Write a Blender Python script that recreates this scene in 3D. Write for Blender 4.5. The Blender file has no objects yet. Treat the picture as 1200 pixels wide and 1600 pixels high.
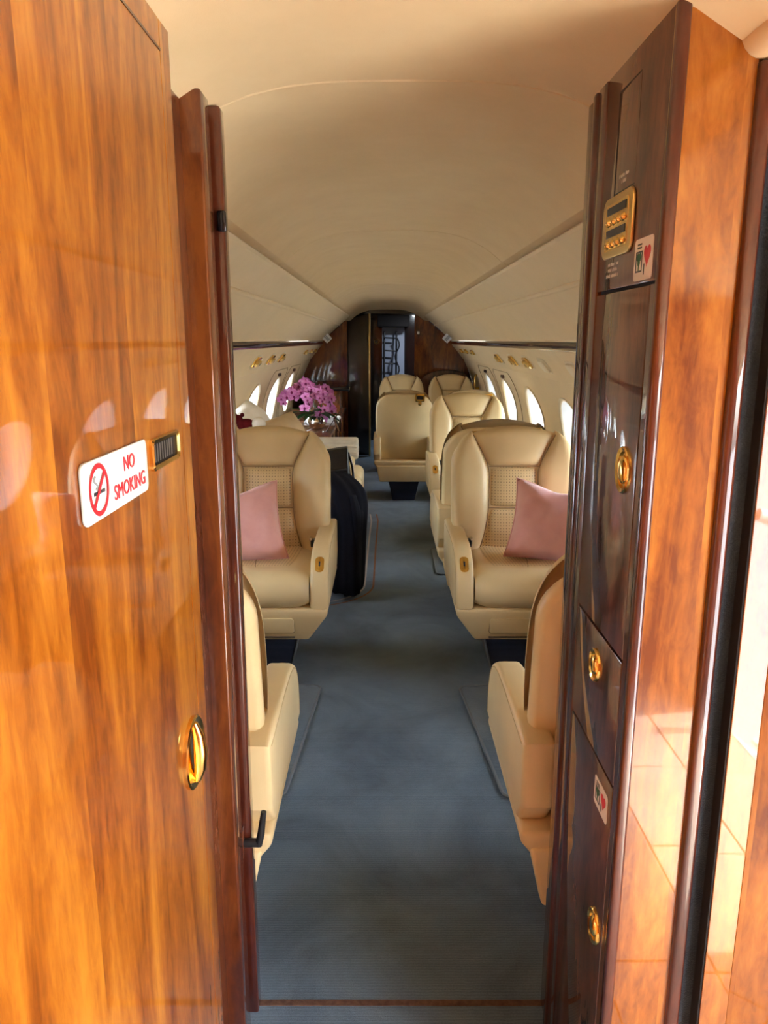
import bpy, bmesh, math, random
from mathutils import Vector, Matrix
R = math.radians
random.seed(7)
scene = bpy.context.scene
COL = scene.collection

# ------------------------------------------------------------------ camera
XC = 0.038            # centre line of the cabin (the photographer stands a little off it)
cam_d = bpy.data.cameras.new('camera')
cam = bpy.data.objects.new('camera', cam_d)
COL.objects.link(cam)
cam.location = (0, 0, 1.48)
cam.rotation_euler = (R(90 - 12.75), 0, 0)
cam_d.sensor_fit = 'VERTICAL'
cam_d.sensor_height = 36
cam_d.lens = 1189 / 1600 * 36
cam_d.clip_start = 0.02
scene.camera = cam

# ------------------------------------------------------------------ world, sun, exposure
w = bpy.data.worlds.new('sky')
scene.world = w
w.use_nodes = True
nt = w.node_tree
bg = nt.nodes['Background']
sky = nt.nodes.new('ShaderNodeTexSky')
sky.sky_type = 'NISHITA'
sky.sun_disc = False
sky.sun_elevation = R(69)
sky.sun_rotation = R(95)
sky.dust_density = 3.0
hs = nt.nodes.new('ShaderNodeHueSaturation'); hs.inputs['Saturation'].default_value = .45
nt.links.new(sky.outputs[0], hs.inputs['Color']); nt.links.new(hs.outputs[0], bg.inputs[0])
bg.inputs[1].default_value = 1.45
sun_d = bpy.data.lights.new('sun', 'SUN')
sun_d.energy = 10.0
sun_d.angle = R(1.0)
sun_d.color = (1.0, 0.94, 0.84)
sun = bpy.data.objects.new('sun', sun_d)
COL.objects.link(sun)
sun.location = (6, -1, 9)
sun.rotation_euler = Vector((-0.37, 0.05, -1.0)).to_track_quat('-Z', 'Y').to_euler()

WIN_R = [2.2, 3.35, 4.5, 5.65, 6.8, 7.95]
WIN_L = [2.55, 3.7, 4.85, 6.0, 7.15, 8.3]

def portal(name, loc, rot, sx, sy):
    d = bpy.data.lights.new(name, 'AREA')
    d.shape = 'RECTANGLE'; d.size = sx; d.size_y = sy
    d.cycles.is_portal = True
    o = bpy.data.objects.new(name, d); COL.objects.link(o)
    o.location = loc; o.rotation_euler = rot
    return o
for y in WIN_R: portal('daylight_portal', (XC + 1.24, y, .93), (0, R(90), 0), .5, .66)
for y in WIN_L: portal('daylight_portal', (XC - 1.24, y, .93), (0, R(-90), 0), .5, .66)
portal('daylight_portal', (1.32, -.22, .93), (0, R(90), 0), 1.9, 1.16)

scene.view_settings.view_transform = 'Standard'
scene.view_settings.look = 'None'
scene.view_settings.gamma = 1
scene.view_settings.use_curve_mapping = False
scene.view_settings.exposure = 1.93
scene.cycles.max_bounces = 12
scene.cycles.diffuse_bounces = 6
scene.cycles.glossy_bounces = 5
scene.cycles.transparent_max_bounces = 12
scene.cycles.sample_clamp_indirect = 8

# ------------------------------------------------------------------ materials
MATS = {}
def new_mat(name):
    m = bpy.data.materials.new(name); m.use_nodes = True
    MATS[name] = m
    return m, m.node_tree.nodes, m.node_tree.links, m.node_tree.nodes['Principled BSDF']
def N(nodes, t, **kw):
    n = nodes.new(t)
    for k, v in kw.items(): setattr(n, k, v)
    return n
def coords(nodes, links, scale=(1, 1, 1), kind='Object'):
    tc = N(nodes, 'ShaderNodeTexCoord'); mp = N(nodes, 'ShaderNodeMapping')
    links.new(tc.outputs[kind], mp.inputs[0]); mp.inputs['Scale'].default_value = scale
    return mp.outputs[0]
def ramp(nodes, stops):
    r = N(nodes, 'ShaderNodeValToRGB'); e = r.color_ramp.elements
    while len(e) < len(stops): e.new(0.5)
    for i, (p, c) in enumerate(stops):
        e[i].position = p; e[i].color = (*c, 1)
    return r
def noise(nodes, links, vec, scale, detail=4, rough=.5, dist=0):
    n = N(nodes, 'ShaderNodeTexNoise')
    n.inputs['Scale'].default_value = scale; n.inputs['Detail'].default_value = detail
    n.inputs['Roughness'].default_value = rough; n.inputs['Distortion'].default_value = dist
    links.new(vec, n.inputs['Vector'])
    return n
def bump(nodes, links, src, bsdf, strength, dist=.001):
    b = N(nodes, 'ShaderNodeBump'); b.inputs['Strength'].default_value = strength
    b.inputs['Distance'].default_value = dist
    links.new(src, b.inputs['Height']); links.new(b.outputs[0], bsdf.inputs['Normal'])

def plain(name, col, rough=.5, metal=0, coat=0, spec=.5, sheen=0):
    m, n, l, b = new_mat(name)
    b.inputs['Base Color'].default_value = (*col, 1)
    b.inputs['Roughness'].default_value = rough; b.inputs['Metallic'].default_value = metal
    b.inputs['Coat Weight'].default_value = coat; b.inputs['Coat Roughness'].default_value = .03
    b.inputs['Specular IOR Level'].default_value = spec
    b.inputs['Sheen Weight'].default_value = sheen
    return m

def wood(name, dark, mid, light, leaf=4.6, leaf_axis=1, coat=1.0, grain=1.0, seed=0.0):
    m, n, l, b = new_mat(name)
    tc = N(n, 'ShaderNodeTexCoord')
    sep = N(n, 'ShaderNodeSeparateXYZ'); l.new(tc.outputs['Object'], sep.inputs[0])
    mul = N(n, 'ShaderNodeMath', operation='MULTIPLY'); l.new(sep.outputs[leaf_axis], mul.inputs[0]); mul.inputs[1].default_value = leaf
    fl = N(n, 'ShaderNodeMath', operation='FLOOR'); l.new(mul.outputs[0], fl.inputs[0])
    sh = N(n, 'ShaderNodeMath', operation='MULTIPLY_ADD'); l.new(fl.outputs[0], sh.inputs[0]); sh.inputs[1].default_value = 3.37
    sh.inputs[2].default_value = seed
    zz = N(n, 'ShaderNodeMath', operation='ADD'); l.new(sep.outputs[2], zz.inputs[0]); l.new(sh.outputs[0], zz.inputs[1])
    cmb = N(n, 'ShaderNodeCombineXYZ'); l.new(sep.outputs[0], cmb.inputs[0]); l.new(sep.outputs[1], cmb.inputs[1]); l.new(zz.outputs[0], cmb.inputs[2])
    mp = N(n, 'ShaderNodeMapping'); l.new(cmb.outputs[0], mp.inputs[0]); mp.inputs['Scale'].default_value = (4.5, 4.5, .85)
    n1 = noise(n, l, mp.outputs[0], 1.3, 6, .6, 1.8)
    mp2 = N(n, 'ShaderNodeMapping'); l.new(cmb.outputs[0], mp2.inputs[0]); mp2.inputs['Scale'].default_value = (120, 120, 12)
    n2 = noise(n, l, mp2.outputs[0], 1.0, 3, .6, .3)
    mp3 = N(n, 'ShaderNodeMapping'); l.new(cmb.outputs[0], mp3.inputs[0]); mp3.inputs['Scale'].default_value = (26, 26, 9)
    n3 = noise(n, l, mp3.outputs[0], 2.0, 4, .6, .8)
    a = N(n, 'ShaderNodeMath', operation='MULTIPLY_ADD'); l.new(n2.outputs[0], a.inputs[0]); a.inputs[1].default_value = (.12 * grain)
    s1 = N(n, 'ShaderNodeMath', operation='MULTIPLY_ADD'); l.new(n3.outputs[0], s1.inputs[0]); s1.inputs[1].default_value = .32; l.new(n1.outputs[0], s1.inputs[2])
    l.new(s1.outputs[0], a.inputs[2])
    sub = N(n, 'ShaderNodeMath', operation='SUBTRACT'); l.new(a.outputs[0], sub.inputs[0]); sub.inputs[1].default_value = .16 + .06 * grain
    r = ramp(n, [(.34, dark), (.5, mid), (.68, light)]); l.new(sub.outputs[0], r.inputs[0])
    l.new(r.outputs[0], b.inputs['Base Color'])
    b.inputs['Roughness'].default_value = .38
    b.inputs['Coat Weight'].default_value = coat; b.inputs['Coat Roughness'].default_value = .025
    b.inputs['Coat IOR'].default_value = 1.6; b.inputs['Specular IOR Level'].default_value = .12
    return m
W_OR = wood('wood_makore', (.15, .031, .003), (.31, .090, .007), (.48, .178, .016))
W_OR2 = wood('wood_makore_front', (.14, .030, .003), (.28, .081, .007), (.42, .155, .015), leaf=9, leaf_axis=0, seed=5)
W_RED = wood('wood_red_trim', (.026, .005, .003), (.060, .010, .004), (.105, .021, .006), leaf=0.01, grain=.6)
W_MID = wood('wood_brown_jamb', (.055, .011, .004), (.11, .025, .006), (.19, .052, .010), leaf=0.01)
W_DARK = wood('wood_rosewood', (.026, .010, .007), (.085, .032, .018), (.17, .065, .032), leaf=0.01)
W_FAR = wood('wood_bulkhead', (.06, .015, .005), (.19, .048, .012), (.30, .09, .018), leaf=4, leaf_axis=0)

def leather(name, col, dots=False):
    m, n, l, b = new_mat(name)
    v = coords(n, l)
    n1 = noise(n, l, v, 5, 3, .5)
    r = ramp(n, [(.3, tuple(c * .93 for c in col)), (.7, tuple(min(1, c * 1.05) for c in col))]); l.new(n1.outputs[0], r.inputs[0])
    b.inputs['Roughness'].default_value = .42
    b.inputs['Specular IOR Level'].default_value = .45
    vo = N(n, 'ShaderNodeTexVoronoi'); vo.inputs['Scale'].default_value = 420; l.new(v, vo.inputs['Vector'])
    bump(n, l, vo.outputs['Distance'], b, .12, .0006)
    if dots:   # perforated leather: a square lattice of punched holes
        uv = N(n, 'ShaderNodeUVMap')
        sep = N(n, 'ShaderNodeSeparateXYZ'); l.new(uv.outputs[0], sep.inputs[0])
        ds = []
        for k in (0, 1):
            f = N(n, 'ShaderNodeMath', operation='FRACT'); l.new(sep.outputs[k], f.inputs[0])
            s = N(n, 'ShaderNodeMath', operation='SUBTRACT'); l.new(f.outputs[0], s.inputs[0]); s.inputs[1].default_value = .5
            p = N(n, 'ShaderNodeMath', operation='POWER'); l.new(s.outputs[0], p.inputs[0]); p.inputs[1].default_value = 2
            ds.append(p)
        ad = N(n, 'ShaderNodeMath', operation='ADD'); l.new(ds[0].outputs[0], ad.inputs[0]); l.new(ds[1].outputs[0], ad.inputs[1])
        lt = N(n, 'ShaderNodeMath', operation='LESS_THAN'); l.new(ad.outputs[0], lt.inputs[0]); lt.inputs[1].default_value = .030
        mx = N(n, 'ShaderNodeMixRGB'); l.new(lt.outputs[0], mx.inputs[0]); l.new(r.outputs[0], mx.inputs[1]); mx.inputs[2].default_value = (.20, .13, .06, 1)
        l.new(mx.outputs[0], b.inputs['Base Color'])
    else:
        l.new(r.outputs[0], b.inputs['Base Color'])
    return m
CREAM = (.72, .545, .285)
LEATHER = leather('leather_cream', CREAM)
LEATHER_P = leather('leather_perforated', CREAM, True)
SEAM_SHADE = plain('seam_shadow_tan', (.30, .20, .10), .8)  # darker tan drawn along seams in place of crease shade
THREAD = plain('stitch_thread', (.50, .36, .18), .8)
DARKSEAM = plain('seam_shadow', (.10, .07, .04), .9)

def cloth(name, a, b_, scale, bscale, bstr, rough=.95, sheen=0.0, stretch=(1, 1, 1)):
    m, n, l, b = new_mat(name)
    v = coords(n, l, stretch)
    n1 = noise(n, l, v, scale, 5, .6)
    r = ramp(n, [(.32, a), (.68, b_)]); l.new(n1.outputs[0], r.inputs[0]); l.new(r.outputs[0], b.inputs['Base Color'])
    n2 = noise(n, l, v, bscale, 2, .6); bump(n, l, n2.outputs[0], b, bstr, .002)
    b.inputs['Roughness'].default_value = rough; b.inputs['Sheen Weight'].default_value = sheen
    b.inputs['Specular IOR Level'].default_value = .2
    return m
HEADLINER = cloth('headliner', (.68, .51, .285), (.72, .55, .315), 6, 500, .15)
SIDEWALL = cloth('sidewall_vinyl', (.73, .58, .35), (.76, .605, .375), 6, 500, .1, rough=.6)
def carpet(name, a, b_):
    m, n, l, b = new_mat(name)
    v = coords(n, l)
    n1 = noise(n, l, v, 2.2, 6, .62, .6)
    n2 = noise(n, l, v, 260, 2, .7)
    ad = N(n, 'ShaderNodeMath', operation='MULTIPLY_ADD'); l.new(n2.outputs[0], ad.inputs[0]); ad.inputs[1].default_value = .35
    l.new(n1.outputs[0], ad.inputs[2])
    w2 = N(n, 'ShaderNodeTexWave'); w2.bands_direction = 'Y'; w2.inputs['Scale'].default_value = 38; w2.inputs['Distortion'].default_value = 2.5; l.new(v, w2.inputs['Vector'])
    ad0 = ad; ad = N(n, 'ShaderNodeMath', operation='MULTIPLY_ADD'); l.new(w2.outputs['Fac'], ad.inputs[0]); ad.inputs[1].default_value = .10; l.new(ad0.outputs[0], ad.inputs[2])
    r = ramp(n, [(.5, a), (.97, b_)]); l.new(ad.outputs[0], r.inputs[0]); l.new(r.outputs[0], b.inputs['Base Color'])
    wv = N(n, 'ShaderNodeTexWave'); wv.bands_direction = 'Y'; wv.inputs['Scale'].default_value = 55; wv.inputs['Distortion'].default_value = 1.5; l.new(v, wv.inputs['Vector'])
    n3 = noise(n, l, v, 420, 2, .7)
    a2 = N(n, 'ShaderNodeMath', operation='MULTIPLY_ADD'); l.new(wv.outputs['Fac'], a2.inputs[0]); a2.inputs[1].default_value = .25; l.new(n3.outputs[0], a2.inputs[2])
    bump(n, l, a2.outputs[0], b, .55, .003)
    b.inputs['Roughness'].default_value = 1; b.inputs['Sheen Weight'].default_value = .25; b.inputs['Sheen Roughness'].default_value = .5
    b.inputs['Specular IOR Level'].default_value = .1
    return m
CARPET = carpet('carpet_slate', (.050, .082, .118), (.17, .245, .315))
MATC = carpet('carpet_mat', (.062, .096, .134), (.185, .25, .31))
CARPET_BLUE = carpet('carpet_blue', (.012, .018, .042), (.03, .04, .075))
PIPING = plain('mat_piping', (.17, .20, .23), .9)
FELT = carpet('felt_strip', (.010, .016, .024), (.05, .062, .075))
GOLD = plain('gold', (.88, .58, .17), .14, 1)
GOLD_S = plain('gold_satin', (.80, .57, .22), .3, 1)
RIB = plain('rib_metal', (.30, .29, .27), .4, 1)
STEEL = plain('steel', (.72, .72, .70), .2, 1)
SILVER = plain('silver_bowl', (.86, .84, .80), .12, 1)
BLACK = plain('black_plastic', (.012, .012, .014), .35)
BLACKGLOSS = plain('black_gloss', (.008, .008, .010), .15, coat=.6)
DARKGAP = plain('dark_gap', (.006, .004, .004), .9)
WHITE = plain('white_plastic', (.82, .83, .82), .35)
CREAMPL = plain('cream_plastic', (.70, .58, .38), .4)
RED = plain('red_print', (.62, .02, .03), .4)
GREYPRINT = plain('grey_print', (.25, .27, .28), .4)
BLACKPRINT = plain('black_print', (.03, .03, .035), .4)
GREENPRINT = plain('green_print', (.03, .14, .05), .4)
PALEPRINT = plain('pale_print', (.62, .58, .52), .5)
BRONZE = cloth('bronze_thread', (.20, .075, .035), (.34, .16, .09), 90, 300, .3)
PALETHREAD = cloth('pale_thread', (.42, .36, .30), (.55, .48, .42), 90, 300, .3)
PINK = cloth('pink_velvet', (.66, .31, .275), (.74, .38, .34), 9, 300, .15, rough=.8, sheen=.5)
CUSHW = cloth('white_cotton', (.80, .76, .68), (.86, .82, .75), 8, 300, .15)
CUSHC = cloth('cream_cotton', (.68, .53, .34), (.73, .58, .38), 8, 300, .12, rough=.7)
PLEAT = cloth('pleated_silk', (.55, .50, .40), (.66, .60, .49), 8, 300, .1, rough=.5)
JACKET = cloth('black_wool', (.005, .005, .009), (.009, .009, .015), 12, 300, .3)
BAGL = plain('black_leather', (.010, .009, .009), .36, spec=.4)
DARKRED = cloth('dark_red_plush', (.10, .006, .01), (.17, .012, .018), 30, 200, .4)
LEAF = cloth('orchid_leaf', (.012, .045, .012), (.03, .085, .022), 12, 60, .1, rough=.35)
STEM = plain('orchid_stem', (.05, .09, .02), .6)
PETAL = cloth('orchid_petal', (.72, .16, .55), (.90, .50, .80), 22, 120, .1, rough=.6)
LIP = plain('orchid_lip', (.28, .008, .13), .5)
LAVPANEL = plain('lavatory_panel', (.30, .34, .44), .5)
LAMPW = plain('fill_diffuser', (.8, .85, .9), .5)
BOUNCE_STONE = cloth('bounce_stone', (.38, .34, .28), (.46, .41, .34), 4, 60, .05, rough=.7)
APRON = plain('apron_asphalt', (.30, .305, .31), .9)

def glass_mat():
    m, n, l, b = new_mat('window_glass')
    n.remove(b)
    out = n['Material Output']
    tr = N(n, 'ShaderNodeBsdfTransparent'); tr.inputs[0].default_value = (.84, .91, .95, 1)
    gl = N(n, 'ShaderNodeBsdfGlossy'); gl.inputs['Roughness'].default_value = .02
    fr = N(n, 'ShaderNodeFresnel'); fr.inputs[0].default_value = 1.3
    mx = N(n, 'ShaderNodeMixShader'); l.new(fr.outputs[0], mx.inputs[0]); l.new(tr.outputs[0], mx.inputs[1]); l.new(gl.outputs[0], mx.inputs[2])
    l.new(mx.outputs[0], out.inputs[0])
    return m
GLASS = glass_mat()

# ------------------------------------------------------------------ mesh helpers
def tag(o, label=None, cat=None, group=None, kind=None):
    if label: o['label'] = label
    if cat: o['category'] = cat
    if group: o['group'] = group
    if kind: o['kind'] = kind
    return o
def empty(name, loc=(0, 0, 0), rot=(0, 0, 0), parent=None):
    o = bpy.data.objects.new(name, None); COL.objects.link(o)
    o.location = loc; o.rotation_euler = rot; o.empty_display_size = .1
    o.parent = parent
    return o
def thing(name, label, cat, loc=(0, 0, 0), rot=(0, 0, 0), group=None):
    return tag(empty(name, loc, rot), label, cat, group)
def struct(name, label, cat=None):
    o = empty(name); o['kind'] = 'structure'; o['label'] = label; o['category'] = cat or 'room'
    return o
class MB:
    def __init__(s): s.v = []; s.f = []; s.uv = {}
    def add(s, vs, fs, M=None):
        b = len(s.v)
        s.v += [tuple(M @ Vector(v)) if M else tuple(v) for v in vs]
        s.f += [tuple(i + b for i in f) for f in fs]
        return b
    def box(s, a, b, M=None):
        x0, y0, z0 = a; x1, y1, z1 = b
        vs = [(x0, y0, z0), (x1, y0, z0), (x1, y1, z0), (x0, y1, z0), (x0, y0, z1), (x1, y0, z1), (x1, y1, z1), (x0, y1, z1)]
        s.add(vs, [(0, 3, 2, 1), (4, 5, 6, 7), (0, 1, 5, 4), (1, 2, 6, 5), (2, 3, 7, 6), (3, 0, 4, 7)], M)
        return s
    def bm(s, bm, M=None):
        bm.verts.ensure_lookup_table()
        for i, v in enumerate(bm.verts): v.index = i
        s.add([v.co[:] for v in bm.verts], [[v.index for v in f.verts] for f in bm.faces], M)
        bm.free(); return s
    def rbox(s, a, b, r=.01, seg=3, M=None):
        bm = bmesh.new(); bmesh.ops.create_cube(bm, size=1)
        for v in bm.verts:
            v.co = Vector([(a[i] + b[i]) / 2 + v.co[i] * (b[i] - a[i]) for i in range(3)])
        bmesh.ops.bevel(bm, geom=list(bm.edges), offset=r, segments=seg, profile=.5, affect='EDGES', clamp_overlap=True)
        return s.bm(bm, M)
    def hull(s, pts, r=0, seg=3, M=None):
        bm = bmesh.new()
        for p in pts: bm.verts.new(p)
        bmesh.ops.convex_hull(bm, input=list(bm.verts))
        bmesh.ops.dissolve_limit(bm, angle_limit=R(2), verts=list(bm.verts), edges=list(bm.edges))
        if r: bmesh.ops.bevel(bm, geom=list(bm.edges), offset=r, segments=seg, profile=.5, affect='EDGES', clamp_overlap=True)
        return s.bm(bm, M)
    def prism(s, poly, d0, d1, fn, r=0, seg=2, M=None):
        """poly 2D extruded between d0 and d1; fn(a,b,d) -> 3D point"""
        bm = bmesh.new()
        A = [bm.verts.new(fn(a, b, d0)) for a, b in poly]; B = [bm.verts.new(fn(a, b, d1)) for a, b in poly]
        bm.faces.new(A); bm.faces.new(B[::-1]); n = len(poly)
        for i in range(n): bm.faces.new((A[i], B[i], B[(i + 1) % n], A[(i + 1) % n]))
        bmesh.ops.recalc_face_normals(bm, faces=list(bm.faces))
        if r:
            es = [e for e in bm.edges if (e.verts[0] in A) == (e.verts[1] in A)]
            bmesh.ops.bevel(bm, geom=es, offset=r, segments=seg, profile=.5, affect='EDGES', clamp_overlap=True)
        return s.bm(bm, M)
    def tube(s, pts, r, n=8, closed=False, M=None, caps=True):
        P = [Vector(p) for p in pts]; k = len(P); rr = r if hasattr(r, '__len__') else [r] * k
        up = None; rings = []
        for i in range(k):
            t = (P[(i + 1) % k] - P[i - 1]) if closed else (P[min(i + 1, k - 1)] - P[max(i - 1, 0)])
            t.normalize()
            if up is None: up = Vector((0, 0, 1)) if abs(t.z) < .9 else Vector((1, 0, 0))
            a = t.cross(up).normalized(); up = a.cross(t).normalized()
            rings.append([P[i] + (a * math.cos(2 * math.pi * j / n) + up * math.sin(2 * math.pi * j / n)) * rr[i] for j in range(n)])
        vs = [v for ring in rings for v in ring]; fs = []
        for i in range(k if closed else k - 1):
            for j in range(n):
                i2 = (i + 1) % k
                fs.append((i * n + j, i * n + (j + 1) % n, i2 * n + (j + 1) % n, i2 * n + j))
        if not closed and caps: fs += [tuple(range(n))[::-1], tuple((k - 1) * n + j for j in range(n))]
        s.add(vs, fs, M); return s
    def loft(s, rings, cap=True, M=None, closed=True):
        n = len(rings[0]); vs = [v for r in rings for v in r]; fs = []
        for i in range(len(rings) - 1):
            for j in range(n if closed else n - 1):
                fs.append((i * n + j, i * n + (j + 1) % n, (i + 1) * n + (j + 1) % n, (i + 1) * n + j))
        if cap: fs += [tuple(range(n))[::-1], tuple((len(rings) - 1) * n + j for j in range(n))]
        s.add(vs, fs, M); return s
    def grid(s, nu, nv, fn, M=None, uvfn=None):
        vs = [fn(i / nu, j / nv) for j in range(nv + 1) for i in range(nu + 1)]
        fs = [(j * (nu + 1) + i, j * (nu + 1) + i + 1, (j + 1) * (nu + 1) + i + 1, (j + 1) * (nu + 1) + i) for j in range(nv) for i in range(nu)]
        b = s.add(vs, fs, M)
        if uvfn:
            for j in range(nv + 1):
                for i in range(nu + 1): s.uv[b + j * (nu + 1) + i] = uvfn(i / nu, j / nv)
        return s
    def build(s, name, mat, parent=None, smooth=True, angle=40, recalc=False):
        me = bpy.data.meshes.new(name); me.from_pydata(s.v, [], s.f); me.update()
        if recalc:
            bm = bmesh.new(); bm.from_mesh(me); bmesh.ops.recalc_face_normals(bm, faces=list(bm.faces)); bm.to_mesh(me); bm.free()
        if s.uv:
            uvl = me.uv_layers.new(name='UVMap')
            for lp in me.loops: uvl.data[lp.index].uv = s.uv.get(lp.vertex_index, (0, 0))
        me.materials.append(mat)
        if smooth:
            me.shade_smooth(); me.set_sharp_from_angle(angle=R(angle))
        o = bpy.data.objects.new(name, me); COL.objects.link(o); o.parent = parent
        return o
def children(o): return [c for c in COL.objects if c.parent is o]
def copy_tree(o, parent=None):
    c = o.copy(); COL.objects.link(c); c.parent = parent
    for ch in children(o): copy_tree(ch, c)
    return c
def lerp(a, b, t): return a + (b - a) * t
def interp(pts, t):
    if t <= pts[0][0]: return pts[0][1]
    for (a, x), (b, y) in zip(pts, pts[1:]):
        if t <= b: return lerp(x, y, (t - a) / (b - a))
    return pts[-1][1]
def sinterp(pts, t):
    """smooth (Catmull-Rom) interpolation"""
    if t <= pts[0][0]: return pts[0][1]
    if t >= pts[-1][0]: return pts[-1][1]
    for i in range(len(pts) - 1):
        if t <= pts[i + 1][0]:
            p1, p2 = pts[i], pts[i + 1]
            p0 = pts[i - 1] if i > 0 else p1; p3 = pts[i + 2] if i + 2 < len(pts) else p2
            h = p2[0] - p1[0]; u = (t - p1[0]) / h
            m1 = (p2[1] - p0[1]) / max(p2[0] - p0[0], 1e-6) * h; m2 = (p3[1] - p1[1]) / max(p3[0] - p1[0], 1e-6) * h
            return (2*u**3 - 3*u**2 + 1) * p1[1] + (u**3 - 2*u**2 + u) * m1 + (-2*u**3 + 3*u**2) * p2[1] + (u**3 - u**2) * m2
def text_mesh(body, size, depth=.0004, align='CENTER'):
    cu = bpy.data.curves.new('lettering', 'FONT'); cu.body = body; cu.size = size; cu.extrude = depth
    cu.align_x = align; cu.align_y = 'CENTER'; cu.resolution_u = 3; cu.offset = 0
    o = bpy.data.objects.new('lettering', cu); COL.objects.link(o)
    dg = bpy.context.evaluated_depsgraph_get()
    me = o.evaluated_get(dg).to_mesh()
    vs = [v.co.copy() for v in me.vertices]; fs = [tuple(p.vertices) for p in me.polygons]
    o.evaluated_get(dg).to_mesh_clear()
    bpy.data.objects.remove(o); bpy.data.curves.remove(cu)
    return vs, fs
def frame_matrix(origin, right, up):
    r = Vector(right).normalized(); u = Vector(up).normalized(); n = r.cross(u)
    M = Matrix((r, u, n)).transposed().to_4x4(); M.translation = Vector(origin)
    return M
def rrect(w, h, r, n=5):
    """rounded rectangle outline centred on 0"""
    pts = []
    for cx, cy, a0 in ((w/2 - r, h/2 - r, 0), (-w/2 + r, h/2 - r, 90), (-w/2 + r, -h/2 + r, 180), (w/2 - r, -h/2 + r, 270)):
        for k in range(n + 1):
            a = R(a0 + 90 * k / n); pts.append((cx + r * math.cos(a), cy + r * math.sin(a)))
    return pts
def ellipse(a, b, n=32): return [(a * math.cos(2 * math.pi * k / n), b * math.sin(2 * math.pi * k / n)) for k in range(n)]
ID = lambda a, b, d: (a, b, d)

# ------------------------------------------------------------------ the ground outside
tag(MB().box((-150, -150, -2.3), (150, 150, -2.2)).build('apron_ground', APRON), 'grey asphalt apron outside the aircraft', 'ground', kind='structure')

# ------------------------------------------------------------------ cabin shell
Y0, Y1 = 1.45, 9.8          # doorway plane, aft bulkhead
YV = -1.25                  # cockpit end of the vestibule
def ceil_z(x, y=3.0):
    a = abs(x)
    z = 1.918 - 1.82 * a ** 3.35 if a < .452 else 1.782 - max(0, a - .62) * .25
    if y > 8.9: z -= .07 * ((y - 8.9) / .9) ** 2
    return z
# ceiling panels
ceil = struct('ceiling', 'cream fabric headliner arching over the cabin', 'ceiling')
def ceiling_panel(y0, y1, hw, ny=6, edge=.004):
    m = MB(); nx = 40
    def f(i, j):
        x = lerp(-hw, hw, i); y = lerp(y0, y1, j)
        lip = .006 if (j < .001 or j > .999) else 0
        return (XC + x, y, ceil_z(x, y) + lip)
    ys = [0, .004 / (y1 - y0)] + [k / ny for k in range(1, ny)] + [1 - .004 / (y1 - y0), 1]
    vs = [f(i / nx, t) for t in ys for i in range(nx + 1)]
    fs = [(j * (nx + 1) + i, (j + 1) * (nx + 1) + i, (j + 1) * (nx + 1) + i + 1, j * (nx + 1) + i + 1) for j in range(len(ys) - 1) for i in range(nx)]
    m.add(vs, fs)
    m.build('ceiling_panel', HEADLINER, ceil, angle=20)
ceiling_panel(YV, Y0, 1.35)
ceiling_panel(Y0 + .002, 3.3, .60)
ceiling_panel(3.302, 6.4, .60)
ceiling_panel(6.402, Y1 + .02, .60, ny=16)
MB().box((-1.4, YV, 1.95), (1.4, Y1 + 1.7, 2.0)).build('outer_skin', DARKGAP, ceil)

# floor
fl = struct('floor', 'slate blue carpeted cabin floor', 'floor')
MB().box((-1.3, .92, -.05), (1.3, Y0 - .008, 0)).build('vestibule_carpet', CARPET, fl)
for i in range(6):  # unseen stone floor, added to bounce sunlight up into the vestibule
    for j in range(5):
        MB().rbox((-.28 + i * .27, YV + j * .434, -.05), (-.28 + i * .27 + .266, YV + j * .434 + .43, 0), .002, 1).build('bounce_tile', BOUNCE_STONE, fl)
MB().box((-1.2, Y0 + .007, -.05), (1.2, 11.6, 0)).build('cabin_carpet', CARPET, fl)
MB().box((-.30, Y0 - .008, -.04), (.38, Y0 + .007, .002)).build('threshold_strip', cloth('threshold_bronze', (.075, .04, .03), (.15, .085, .06), 60, 300, .3), fl)
# bronze border lines woven into the carpet around the divan
def border(off, mat):
    pts = []
    for k in range(13):
        a = R(270 + 90 * k / 12)
        pts.append((-.46 + (.34 + off) * math.cos(a), 4.49 + (.34 + off) * math.sin(a)))
    pts = [(-.9, 4.15 - off)] + pts + [(-.115 + off, 5.4), (-.105 + off, 6.2), (-.12 + off, 6.45)]
    m = MB(); vs = []
    for i, (x, y) in enumerate(pts):
        a = Vector(pts[max(i - 1, 0)]); b = Vector(pts[min(i + 1, len(pts) - 1)])
        t = (b - a).normalized(); nrm = Vector((t.y, -t.x)) * .006
        vs += [(x + nrm.x, y + nrm.y, .0015), (x - nrm.x, y - nrm.y, .0015)]
    m.add(vs, [(2*i, 2*i + 1, 2*i + 3, 2*i + 2) for i in range(len(pts) - 1)])
    m.build('border_line', mat, fl, recalc=True)
border(0, PALETHREAD); border(.055, BRONZE)

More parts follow.
